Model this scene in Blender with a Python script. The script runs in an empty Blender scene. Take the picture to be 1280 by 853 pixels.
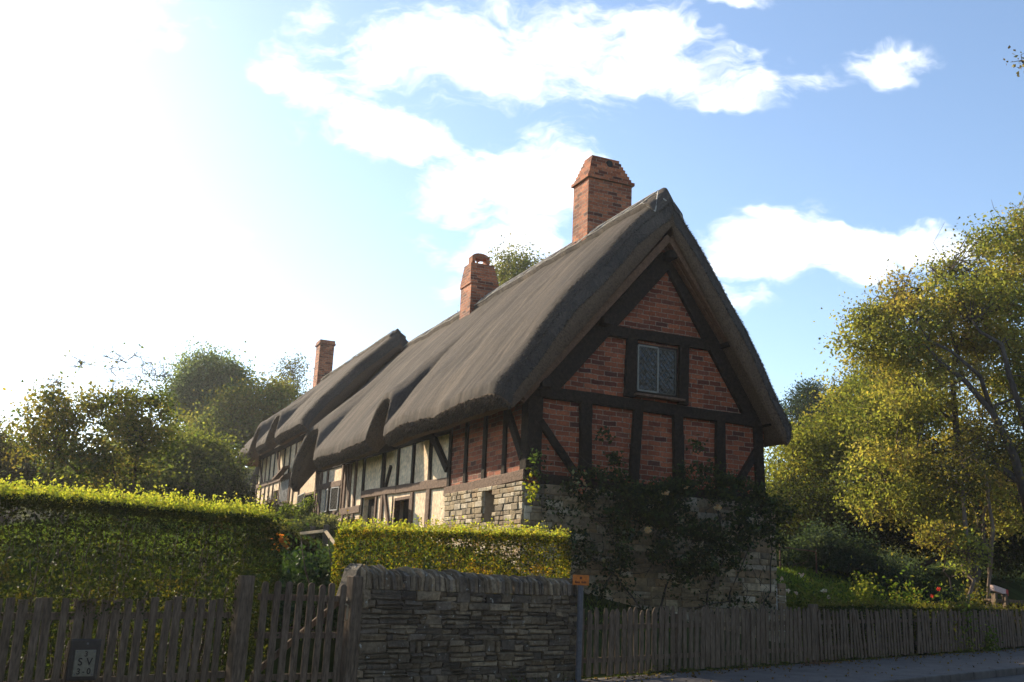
import bpy, bmesh, math, random
import numpy as np
from mathutils import Vector, Matrix, noise as mnoise
from mathutils.geometry import tessellate_polygon

random.seed(7)
RNG = np.random.default_rng(7)
scene = bpy.context.scene
COL = scene.collection
rad = math.radians

# ------------------------------------------------------------------ camera
PITCH, ROLL = rad(13.49), rad(2.642)
cam_data = bpy.data.cameras.new('camera')
cam_data.sensor_width = 36.0
cam_data.lens = 1250.0 / 1280.0 * 36.0
cam_data.clip_start = 0.1
cam_data.clip_end = 3000.0
cam = bpy.data.objects.new('camera', cam_data)
COL.objects.link(cam)
F = Vector((0, math.cos(PITCH), math.sin(PITCH)))
U0 = Vector((0, -math.sin(PITCH), math.cos(PITCH)))
R0 = Vector((1, 0, 0))
R = R0 * math.cos(ROLL) + U0 * math.sin(ROLL)
U = U0 * math.cos(ROLL) - R0 * math.sin(ROLL)
cam.matrix_world = Matrix(((R.x, U.x, -F.x, 0), (R.y, U.y, -F.y, 0), (R.z, U.z, -F.z, 1.5), (0, 0, 0, 1)))
scene.camera = cam

# ------------------------------------------------------------------ sun, sky, exposure
SUN_AZ, SUN_EL = rad(-46.0), rad(26.5)          # azimuth from +Y towards +X
sun_dir = Vector((math.sin(SUN_AZ) * math.cos(SUN_EL), math.cos(SUN_AZ) * math.cos(SUN_EL), math.sin(SUN_EL)))
sun_data = bpy.data.lights.new('sun', 'SUN')
sun_data.energy = 5.0
sun_data.angle = rad(0.5)
sun_data.color = (1.0, 0.84, 0.62)
sun = bpy.data.objects.new('sun', sun_data)
COL.objects.link(sun)
sun.rotation_euler = (-sun_dir).to_track_quat('-Z', 'Y').to_euler()
sun.location = (-20, 20, 30)

scene.view_settings.view_transform = 'Standard'
scene.view_settings.look = 'None'
scene.view_settings.exposure = 0.95
scene.view_settings.gamma = 1.0
scene.view_settings.use_curve_mapping = False

world = bpy.data.worlds.new('World')
scene.world = world
world.use_nodes = True
wt = world.node_tree
for n in list(wt.nodes):
    wt.nodes.remove(n)


def N(tree, kind, inputs=None, **props):
    n = tree.nodes.new(kind)
    for k, v in props.items():
        setattr(n, k, v)
    if inputs:
        for k, v in inputs.items():
            if isinstance(v, bpy.types.NodeSocket):
                tree.links.new(v, n.inputs[k])
            else:
                n.inputs[k].default_value = v
    return n


def M(tree, op, a, b=0.0, c=None):
    ins = {0: a, 1: b}
    if c is not None:
        ins[2] = c
    return N(tree, 'ShaderNodeMath', ins, operation=op).outputs[0]


def VM(tree, op, a, b=None, out=0):
    ins = {0: a}
    if b is not None:
        ins[1] = b
    return N(tree, 'ShaderNodeVectorMath', ins, operation=op).outputs[out]


def mixrgb(t, fac, a, b2, blend='MIX'):
    n = N(t, 'ShaderNodeMix', data_type='RGBA', blend_type=blend)
    for k, v in (('Factor', fac), ('A', a), ('B', b2)):
        s = n.inputs[k] if k != 'Factor' else n.inputs[0]
        if k != 'Factor':
            s = [i for i in n.inputs if i.name == k and i.type == 'RGBA'][0]
        if isinstance(v, bpy.types.NodeSocket):
            t.links.new(v, s)
        else:
            s.default_value = (*v, 1) if isinstance(v, tuple) and len(v) == 3 else v
    return [o for o in n.outputs if o.type == 'RGBA'][0]


sky = N(wt, 'ShaderNodeTexSky', sky_type='NISHITA', sun_disc=False)
sky.sun_elevation = SUN_EL
sky.sun_rotation = SUN_AZ
sky.altitude = 60
sky.air_density = 1.0
sky.dust_density = 0.45
sky.ozone_density = 1.6
# clouds: bands placed by compass direction and height above the horizon
tc = N(wt, 'ShaderNodeTexCoord')
dirv = tc.outputs['Generated']
cd = rad(24.0)
dz = M(wt, 'MAXIMUM', VM(wt, 'DOT_PRODUCT', dirv, (0, math.cos(cd), math.sin(cd)), 'Value'), 0.05)
dx = M(wt, 'DIVIDE', VM(wt, 'DOT_PRODUCT', dirv, (1, 0, 0), 'Value'), dz)
dy = M(wt, 'DIVIDE', VM(wt, 'DOT_PRODUCT', dirv, (0, -math.sin(cd), math.cos(cd)), 'Value'), dz)
P = N(wt, 'ShaderNodeCombineXYZ', {0: dx, 1: dy, 2: 0.0}).outputs[0]
warp = N(wt, 'ShaderNodeTexNoise', {'Vector': P, 'Scale': 7.0, 'Detail': 4.0, 'Roughness': 0.6})
wv = VM(wt, 'SCALE', VM(wt, 'SUBTRACT', warp.outputs['Color'], (0.5, 0.5, 0.5)))
wv.node.inputs['Scale'].default_value = 0.09
PW = VM(wt, 'ADD', P, wv)
CLOUDS = [  # (x, y, rx, ry), weight
    ((-0.214,0.082,0.056,0.076), 0.55), ((-0.143,0.058,0.088,0.068), 0.6), ((-0.044,0.093,0.12,0.06), 0.85), ((0.08,0.099,0.12,0.064), 0.85),
    ((0.19,0.081,0.12,0.036), 0.65), ((-0.119,0.01,0.072,0.036), 0.8), ((-0.046,-0.037,0.088,0.052), 0.95), ((0.017,-0.027,0.088,0.072), 1.0),
    ((-0.004,-0.107,0.088,0.056), 1.0), ((-0.069,-0.086,0.048,0.04), 0.5),
    ((-0.376,0.108,0.088,0.032), 0.55), ((0.349,0.107,0.064,0.019), 0.7), ((0.199,0.15,0.056,0.013), 0.75), ((0.259,0.08,0.056,0.02), 0.6),
    ((0.252,-0.087,0.072,0.048), 0.95), ((0.331,-0.079,0.104,0.044), 1.0), ((0.426,-0.071,0.08,0.034), 0.8), ((0.231,-0.128,0.048,0.02), 0.6), ((0.357,-0.102,0.048,0.024), 0.6),
    ((-0.437,-0.103,0.2,0.136), 0.25),
]
acc = None
for (cx, cy, rx, ry), w in CLOUDS:
    q = VM(wt, 'MULTIPLY', VM(wt, 'SUBTRACT', PW, (cx, cy, 0)), (1 / rx, 1 / ry, 0))
    l = VM(wt, 'LENGTH', q, None, 'Value')
    mr = N(wt, 'ShaderNodeMapRange', {0: l, 1: 0.25, 2: 1.25, 3: w, 4: 0.0}, interpolation_type='SMOOTHSTEP').outputs[0]
    acc = mr if acc is None else M(wt, 'MAXIMUM', acc, mr)
PS = VM(wt, 'MULTIPLY', PW, (0.75, 2.0, 1.0))
fb = N(wt, 'ShaderNodeTexNoise', {'Vector': PS, 'Scale': 13.0, 'Detail': 10.0, 'Roughness': 0.62, 'Distortion': 0.15}).outputs['Fac']
dens = M(wt, 'ADD', acc, M(wt, 'MULTIPLY', M(wt, 'SUBTRACT', fb, 0.51), 2.7))
cov = N(wt, 'ShaderNodeMapRange', {0: dens, 1: 0.22, 2: 1.15, 3: 0.0, 4: 1.0}, interpolation_type='SMOOTHSTEP').outputs[0]
cov = M(wt, 'MULTIPLY', cov, N(wt, 'ShaderNodeMapRange', {0: acc, 1: 0.03, 2: 0.3, 3: 0.0, 4: 1.0}).outputs[0])
inner = N(wt, 'ShaderNodeTexNoise', {'Vector': PW, 'Scale': 16.0, 'Detail': 5.0}).outputs['Fac']
cl = N(wt, 'ShaderNodeMapRange', {0: inner, 1: 0.3, 2: 0.7, 3: 6.9, 4: 10.4}).outputs[0]
clc = VM(wt, 'SCALE', (1.0, 0.985, 0.965))
wt.links.new(cl, clc.node.inputs['Scale'])
skc = VM(wt, 'MULTIPLY', sky.outputs[0], (1.0, 1.0, 1.0))
mixc = mixrgb(wt, M(wt, 'MULTIPLY', cov, 0.84), skc, clc)
bg = N(wt, 'ShaderNodeBackground', {'Color': mixc, 'Strength': 0.125})
wo = N(wt, 'ShaderNodeOutputWorld', {'Surface': bg.outputs[0]})

# ------------------------------------------------------------------ frames of reference
S0 = np.array([1.37, 15.3])                       # foot of the sign post, on the frontage line
ES = np.array([0.745, 0.667]); ES /= np.hypot(*ES)
EN = np.array([-ES[1], ES[0]])                    # into the garden
FRONT_ANG = math.atan2(ES[1], ES[0])
HO = np.array([0.38263784, 18.4960425])           # near left corner of the cottage
HA = rad(23.64)
EU = np.array([math.cos(HA), math.sin(HA)]); EV = np.array([-math.sin(HA), math.cos(HA)])


def sd(x, y):
    p = np.stack([np.asarray(x, float) - S0[0], np.asarray(y, float) - S0[1]], -1)
    return p @ ES, p @ EN


def fp(s, d, z=0.0):
    q = S0 + ES * s + EN * d
    return (q[0], q[1], z)


def hp(u, v, z=0.0):
    q = HO + EU * u + EV * v
    return (q[0], q[1], z)


def smooth(t):
    t = np.clip(t, 0, 1)
    return t * t * (3 - 2 * t)


def zroad(s):
    return 0.17 + 0.018 * np.clip(s, -25, 70)


def ground(x, y):
    s, d = sd(x, y)
    uloc = (np.asarray(x) - HO[0]) * EU[0] + (np.asarray(y) - HO[1]) * EU[1]
    z = zroad(s) + 1.7 * smooth((d - 0.3) / 3.7) + (0.088 * np.clip(d - 4, 0, 34) + 0.02 * np.clip(d - 38, 0, 400)) * (0.12 + 0.88 * smooth((uloc + 12) / 9))
    z = z + 0.05 * np.sin(x * 1.3 + 1) * np.sin(y * 1.1) * smooth((d - 1) / 3)
    return z


def gz(x, y):
    return float(ground(np.array([x]), np.array([y]))[0])


# ------------------------------------------------------------------ object helpers
class MB:
    def __init__(self):
        self.v, self.f, self.m, self.c = [], [], [], []
        self.uv = None

    def add(self, verts, faces, mat=0, col=None):
        b = len(self.v)
        self.v.extend([tuple(p) for p in verts])
        for fc in faces:
            self.f.append([i + b for i in fc])
            self.m.append(mat)
        self.c.extend([col if col is not None else (1, 1, 1)] * len(verts))
        return b

    def box(self, c, size, mat=0, ax=None, col=None):
        sx, sy, sz = (t / 2 for t in size)
        ax = ax or (Vector((1, 0, 0)), Vector((0, 1, 0)), Vector((0, 0, 1)))
        c = Vector(c)
        vs = [c + ax[0] * (sx * i) + ax[1] * (sy * j) + ax[2] * (sz * k) for i in (-1, 1) for j in (-1, 1) for k in (-1, 1)]
        self.add(vs, [(0, 1, 3, 2), (4, 6, 7, 5), (0, 4, 5, 1), (2, 3, 7, 6), (0, 2, 6, 4), (1, 5, 7, 3)], mat, col)

    def beam(self, p0, p1, w, t, nrm, n=5, jit=0.0, mat=0, taper=1.0):
        """a hewn bar from p0 to p1, width w across, thickness t along nrm"""
        p0, p1, nrm = Vector(p0), Vector(p1), Vector(nrm).normalized()
        d = (p1 - p0)
        a = d.normalized()
        side = a.cross(nrm).normalized()
        k = max(1, n)
        rings = []
        for i in range(k + 1):
            f = i / k
            c = p0 + d * f
            ww = w * (1 + (taper - 1) * f) * (1 + random.uniform(-jit, jit)) / 2
            o = side * random.uniform(-jit, jit) * w * 0.5
            rings += [c + o - side * ww - nrm * t / 2, c + o + side * ww - nrm * t / 2, c + o + side * ww + nrm * t / 2, c + o - side * ww + nrm * t / 2]
        fs = [(3, 2, 1, 0)]
        for i in range(k):
            b = i * 4
            for j in range(4):
                fs.append((b + j, b + (j + 1) % 4, b + 4 + (j + 1) % 4, b + 4 + j))
        b = k * 4
        fs.append((b, b + 1, b + 2, b + 3))
        self.add(rings, fs, mat)

    def tube(self, pts, radii, sides=6, mat=0):
        pts = [Vector(p) for p in pts]
        vs, fs = [], []
        n = len(pts)
        for i, p in enumerate(pts):
            a = (pts[min(i + 1, n - 1)] - pts[max(i - 1, 0)]).normalized()
            ref = Vector((0, 0, 1)) if abs(a.z) < 0.9 else Vector((1, 0, 0))
            s1 = a.cross(ref).normalized()
            s2 = a.cross(s1)
            r = radii[i] if isinstance(radii, (list, tuple)) else radii
            for k in range(sides):
                t = 2 * math.pi * k / sides
                vs.append(p + s1 * (math.cos(t) * r) + s2 * (math.sin(t) * r))
        for i in range(n - 1):
            for k in range(sides):
                k2 = (k + 1) % sides
                fs.append((i * sides + k, i * sides + k2, (i + 1) * sides + k2, (i + 1) * sides + k))
        fs.append(tuple(range(sides))[::-1])
        fs.append(tuple((n - 1) * sides + k for k in range(sides)))
        self.add(vs, fs, mat)

    def poly_prism(self, outline, org, ex, ey, en, t, mat=0):
        """outline in (ex, ey), extruded by t along en"""
        org, ex, ey, en = Vector(org), Vector(ex), Vector(ey), Vector(en)
        n = len(outline)
        a = [org + ex * p[0] + ey * p[1] for p in outline]
        b = [q + en * t for q in a]
        fs = [tuple(range(n))[::-1], tuple(range(n, 2 * n))]
        for i in range(n):
            j = (i + 1) % n
            fs.append((i, j, n + j, n + i))
        self.add(a + b, fs, mat)

    def build(self, name, mats, parent=None, smooth_=False, bevel=0.0, house=False, col=False, frame=None):
        me = bpy.data.meshes.new(name)
        me.from_pydata([tuple(p) for p in self.v], [], self.f)
        mats = mats if isinstance(mats, (list, tuple)) else [mats]
        for m in mats:
            me.materials.append(m)
        if len(mats) > 1:
            me.polygons.foreach_set('material_index', self.m)
        if smooth_:
            me.polygons.foreach_set('use_smooth', [True] * len(me.polygons))
        if col:
            at = me.color_attributes.new('Col', 'FLOAT_COLOR', 'POINT')
            arr = np.ones((len(self.v), 4), np.float32)
            arr[:, :3] = np.array(self.c, np.float32)
            at.data.foreach_set('color', arr.ravel())
        if self.uv is not None:
            ul = me.uv_layers.new(name='UVMap')
            uvv = np.array(self.uv, np.float32)
            li = np.empty(len(me.loops), np.int32)
            me.loops.foreach_get('vertex_index', li)
            ul.data.foreach_set('uv', uvv[li].ravel())
        bm = bmesh.new(); bm.from_mesh(me)
        bmesh.ops.recalc_face_normals(bm, faces=bm.faces)
        bm.to_mesh(me); bm.free()
        me.update()
        o = bpy.data.objects.new(name, me)
        COL.objects.link(o)
        attach(o, parent, house)
        if parent is None:
            settle(o)
        if bevel:
            b = o.modifiers.new('bevel', 'BEVEL')
            b.width = bevel; b.segments = 2; b.limit_method = 'ANGLE'; b.angle_limit = rad(40)
        return o


ZB = 1.2


def attach(o, parent, house=False):
    if parent is None:
        return
    o.parent = parent
    if house:
        if parent.type == 'EMPTY':
            o.location = (0, 0, -ZB)
    else:
        m = Matrix.Identity(4)
        q = parent
        chain = []
        while q is not None:
            chain.append(q); q = q.parent
        for q in reversed(chain):
            m = m @ q.matrix_parent_inverse @ q.matrix_basis
        o.matrix_parent_inverse = m.inverted()


def settle(o):
    """origin to the middle of the object's foot"""
    me = o.data
    n = len(me.vertices)
    co = np.empty(n * 3, np.float32)
    me.vertices.foreach_get('co', co)
    co = co.reshape(-1, 3)
    c = (co.max(0) + co.min(0)) / 2
    c[2] = co[:, 2].min()
    me.vertices.foreach_set('co', (co - c).ravel())
    me.update()
    o.location = [float(t) for t in c]


def tag(o, label=None, cat=None, group=None, kind=None):
    if label: o['label'] = label
    if cat: o['category'] = cat
    if group: o['group'] = group
    if kind: o['kind'] = kind
    return o


def empty(name, loc, rz=0.0, **kw):
    o = bpy.data.objects.new(name, None)
    COL.objects.link(o)
    o.location = loc
    o.rotation_euler = (0, 0, rz)
    o.empty_display_size = 0.2
    return tag(o, **kw)


# ------------------------------------------------------------------ materials
def new_mat(name):
    m = bpy.data.materials.new(name)
    m.use_nodes = True
    t = m.node_tree
    b = t.nodes['Principled BSDF']
    b.inputs['Specular IOR Level'].default_value = 0.25
    b.inputs['Roughness'].default_value = 0.85
    return m, t, b


def ramp(t, fac, stops):
    r = N(t, 'ShaderNodeValToRGB', {0: fac})
    e = r.color_ramp.elements
    while len(e) < len(stops):
        e.new(0.5)
    for el, (p, c) in zip(e, stops):
        el.position = p
        el.color = (*c, 1)
    return r.outputs[0]


def bump(t, b, h, strength, dist):
    n = N(t, 'ShaderNodeBump', {'Height': h, 'Strength': strength, 'Distance': dist})
    t.links.new(n.outputs[0], b.inputs['Normal'])


def mat_noise(name, c1, c2, scale=6.0, stretch=(1, 1, 1), rough=0.85, bumpd=0.01, bstr=0.5, detail=8, stops=(0.3, 0.7), spec=0.25, grain=None):
    m, t, b = new_mat(name)
    co = N(t, 'ShaderNodeTexCoord').outputs['Object']
    co = VM(t, 'MULTIPLY', co, stretch)
    nz = N(t, 'ShaderNodeTexNoise', {'Vector': co, 'Scale': scale, 'Detail': detail, 'Roughness': 0.62}).outputs['Fac']
    c = ramp(t, nz, [(stops[0], c1), (stops[1], c2)])
    if grain:
        g = N(t, 'ShaderNodeTexNoise', {'Vector': co, 'Scale': grain, 'Detail': 3.0}).outputs['Fac']
        c = mixrgb(t, 0.55, c, ramp(t, g, [(0.3, (0.45, 0.45, 0.45)), (0.72, (1.5, 1.5, 1.5))]), 'MULTIPLY')
        nz = M(t, 'ADD', nz, M(t, 'MULTIPLY', g, 0.6))
    t.links.new(c, b.inputs['Base Color'])
    b.inputs['Roughness'].default_value = rough
    b.inputs['Specular IOR Level'].default_value = spec
    bump(t, b, nz, bstr, bumpd)
    return m


def mat_brick(name, tint=(1, 1, 1), bw=0.29, bh=0.098, dirt=0.5):
    m, t, b = new_mat(name)
    tcn = N(t, 'ShaderNodeTexCoord')
    sx = N(t, 'ShaderNodeSeparateXYZ', {0: tcn.outputs['Object']})
    sn = N(t, 'ShaderNodeSeparateXYZ', {0: tcn.outputs['Normal']})
    isx = M(t, 'GREATER_THAN', M(t, 'ABSOLUTE', sn.outputs[1]), 0.6)
    x = M(t, 'ADD', M(t, 'MULTIPLY', sx.outputs[0], isx), M(t, 'MULTIPLY', sx.outputs[1], M(t, 'SUBTRACT', 1.0, isx)))
    wob = N(t, 'ShaderNodeTexNoise', {'Vector': tcn.outputs['Object'], 'Scale': 3.0, 'Detail': 5.0}).outputs['Color']
    wob = VM(t, 'SCALE', VM(t, 'SUBTRACT', wob, (0.5, 0.5, 0.5)))
    wob.node.inputs['Scale'].default_value = 0.055
    uv = VM(t, 'ADD', N(t, 'ShaderNodeCombineXYZ', {0: x, 1: sx.outputs[2], 2: 0.0}).outputs[0], wob)
    br = N(t, 'ShaderNodeTexBrick', {'Vector': uv, 'Color1': (0, 0, 0, 1), 'Color2': (1, 1, 1, 1), 'Mortar': (0.5, 0.5, 0.5, 1), 'Scale': 1.0,
                                      'Mortar Size': 0.0085, 'Mortar Smooth': 0.25, 'Bias': 0.0, 'Brick Width': bw, 'Row Height': bh})
    rnd = N(t, 'ShaderNodeSeparateColor', {0: br.outputs['Color']}).outputs[0]
    T = lambda c: tuple(a * q for a, q in zip(c, tint))
    bc = ramp(t, rnd, [(0.0, T((0.07, 0.02, 0.012))), (0.16, T((0.17, 0.040, 0.017))), (0.5, T((0.30, 0.080, 0.031))), (0.8, T((0.41, 0.125, 0.052))), (1.0, T((0.15, 0.045, 0.025)))])
    nz = N(t, 'ShaderNodeTexNoise', {'Vector': tcn.outputs['Object'], 'Scale': 24.0, 'Detail': 6.0, 'Roughness': 0.7}).outputs['Fac']
    bc = mixrgb(t, 0.8, bc, ramp(t, nz, [(0.3, (0.5, 0.48, 0.5)), (0.7, (1.45, 1.35, 1.3))]), 'MULTIPLY')
    mort = ramp(t, nz, [(0.35, (0.17, 0.115, 0.075)), (0.7, (0.46, 0.35, 0.25))])
    c = mixrgb(t, br.outputs['Fac'], bc, mort)
    big = N(t, 'ShaderNodeTexNoise', {'Vector': tcn.outputs['Object'], 'Scale': 1.4, 'Detail': 6.0, 'Roughness': 0.65}).outputs['Fac']
    c = mixrgb(t, dirt, c, ramp(t, big, [(0.35, (0.55, 0.52, 0.5)), (0.65, (1.2, 1.15, 1.1))]), 'MULTIPLY')
    t.links.new(c, b.inputs['Base Color'])
    bump(t, b, M(t, 'ADD', M(t, 'MULTIPLY', br.outputs['Fac'], -1.0), M(t, 'MULTIPLY', nz, 0.5)), 0.9, 0.012)
    return m


def mat_vcol(name, rough=0.9, scale=14.0, bstr=0.8, bd=0.012, lichen=0.0, mul=1.0):
    m, t, b = new_mat(name)
    at = N(t, 'ShaderNodeVertexColor', layer_name='Col').outputs['Color']
    co = N(t, 'ShaderNodeTexCoord').outputs['Object']
    nz = N(t, 'ShaderNodeTexNoise', {'Vector': co, 'Scale': scale, 'Detail': 8.0, 'Roughness': 0.7}).outputs['Fac']
    c = mixrgb(t, 0.9, at, ramp(t, nz, [(0.28, (0.42 * mul,) * 3), (0.72, (1.55 * mul,) * 3)]), 'MULTIPLY')
    big = N(t, 'ShaderNodeTexNoise', {'Vector': co, 'Scale': 2.2, 'Detail': 6.0, 'Roughness': 0.6}).outputs['Fac']
    c = mixrgb(t, 0.7, c, ramp(t, big, [(0.35, (0.45, 0.45, 0.47)), (0.68, (1.3, 1.27, 1.2))]), 'MULTIPLY')
    if lichen:
        ln = N(t, 'ShaderNodeTexNoise', {'Vector': co, 'Scale': 13.0, 'Detail': 3.0}).outputs['Fac']
        lm = N(t, 'ShaderNodeMapRange', {0: ln, 1: 0.665, 2: 0.72, 3: 0.0, 4: lichen}).outputs[0]
        c = mixrgb(t, lm, c, (0.42, 0.41, 0.36))
    t.links.new(c, b.inputs['Base Color'])
    b.inputs['Roughness'].default_value = rough
    bump(t, b, nz, bstr, bd)
    return m


def mat_leaf(name, trans=0.5, tcol=(1.25, 1.2, 0.55), gloss=0.0):
    m = bpy.data.materials.new(name)
    m.use_nodes = True
    t = m.node_tree
    for n in list(t.nodes):
        t.nodes.remove(n)
    at = N(t, 'ShaderNodeVertexColor', layer_name='Col').outputs['Color']
    d = N(t, 'ShaderNodeBsdfDiffuse', {'Color': at})
    tr = N(t, 'ShaderNodeBsdfTranslucent', {'Color': mixrgb(t, 1.0, at, tcol, 'MULTIPLY')})
    mx = N(t, 'ShaderNodeMixShader', {0: trans, 1: d.outputs[0], 2: tr.outputs[0]})
    out = mx.outputs[0]
    if gloss:
        g = N(t, 'ShaderNodeBsdfGlossy', {'Color': (1, 1, 1, 1), 'Roughness': 0.35})
        out = N(t, 'ShaderNodeMixShader', {0: gloss, 1: out, 2: g.outputs[0]}).outputs[0]
    N(t, 'ShaderNodeOutputMaterial', {'Surface': out})
    return m


def mat_plain(name, c, rough=0.5, spec=0.3, metal=0.0):
    m, t, b = new_mat(name)
    co = N(t, 'ShaderNodeTexCoord').outputs['Object']
    nz = N(t, 'ShaderNodeTexNoise', {'Vector': co, 'Scale': 30.0, 'Detail': 5.0}).outputs['Fac']
    t.links.new(ramp(t, nz, [(0.3, tuple(x * 0.75 for x in c)), (0.7, tuple(min(1, x * 1.12) for x in c))]), b.inputs['Base Color'])
    b.inputs['Roughness'].default_value = rough
    b.inputs['Specular IOR Level'].default_value = spec
    b.inputs['Metallic'].default_value = metal
    return m


def mat_thatch(name):
    m, t, b = new_mat(name)
    uv = N(t, 'ShaderNodeUVMap', uv_map='UVMap').outputs[0]
    ob = N(t, 'ShaderNodeTexCoord').outputs['Object']
    w = N(t, 'ShaderNodeTexNoise', {'Vector': ob, 'Scale': 1.2, 'Detail': 4.0}).outputs['Color']
    w = VM(t, 'SCALE', VM(t, 'SUBTRACT', w, (0.5, 0.5, 0.5))); w.node.inputs['Scale'].default_value = 0.5
    uw = VM(t, 'ADD', uv, w)
    straw = N(t, 'ShaderNodeTexNoise', {'Vector': VM(t, 'MULTIPLY', uw, (75, 9, 1)), 'Scale': 1.0, 'Detail': 5.0, 'Roughness': 0.7}).outputs['Fac']
    streak = N(t, 'ShaderNodeTexNoise', {'Vector': VM(t, 'MULTIPLY', uw, (3.2, 0.28, 1)), 'Scale': 1.0, 'Detail': 6.0, 'Roughness': 0.62}).outputs['Fac']
    patch = N(t, 'ShaderNodeTexNoise', {'Vector': ob, 'Scale': 0.55, 'Detail': 6.0, 'Roughness': 0.6}).outputs['Fac']
    c = ramp(t, streak, [(0.28, (0.052, 0.044, 0.039)), (0.5, (0.092, 0.079, 0.069)), (0.74, (0.165, 0.138, 0.114))])
    c = mixrgb(t, 0.75, c, ramp(t, patch, [(0.32, (0.62, 0.63, 0.66)), (0.7, (1.25, 1.2, 1.12))]), 'MULTIPLY')
    c = mixrgb(t, 0.8, c, ramp(t, straw, [(0.25, (0.45, 0.44, 0.43)), (0.75, (1.55, 1.5, 1.42))]), 'MULTIPLY')
    t.links.new(c, b.inputs['Base Color'])
    b.inputs['Roughness'].default_value = 0.9
    b.inputs['Specular IOR Level'].default_value = 0.12
    fine = N(t, 'ShaderNodeTexNoise', {'Vector': ob, 'Scale': 26.0, 'Detail': 6.0, 'Roughness': 0.7}).outputs['Fac']
    lump = N(t, 'ShaderNodeTexNoise', {'Vector': ob, 'Scale': 4.5, 'Detail': 5.0, 'Roughness': 0.6}).outputs['Fac']
    ends = N(t, 'ShaderNodeTexVoronoi', {'Vector': VM(t, 'MULTIPLY', uw, (60, 16, 1)), 'Scale': 1.0}).outputs['Distance']
    h = M(t, 'ADD', M(t, 'ADD', M(t, 'MULTIPLY', straw, 0.7), M(t, 'MULTIPLY', streak, 1.0)), M(t, 'ADD', M(t, 'MULTIPLY', fine, 0.7), M(t, 'ADD', M(t, 'MULTIPLY', lump, 0.9), M(t, 'MULTIPLY', ends, 0.5))))
    bump(t, b, h, 0.8, 0.06)
    return m


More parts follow.
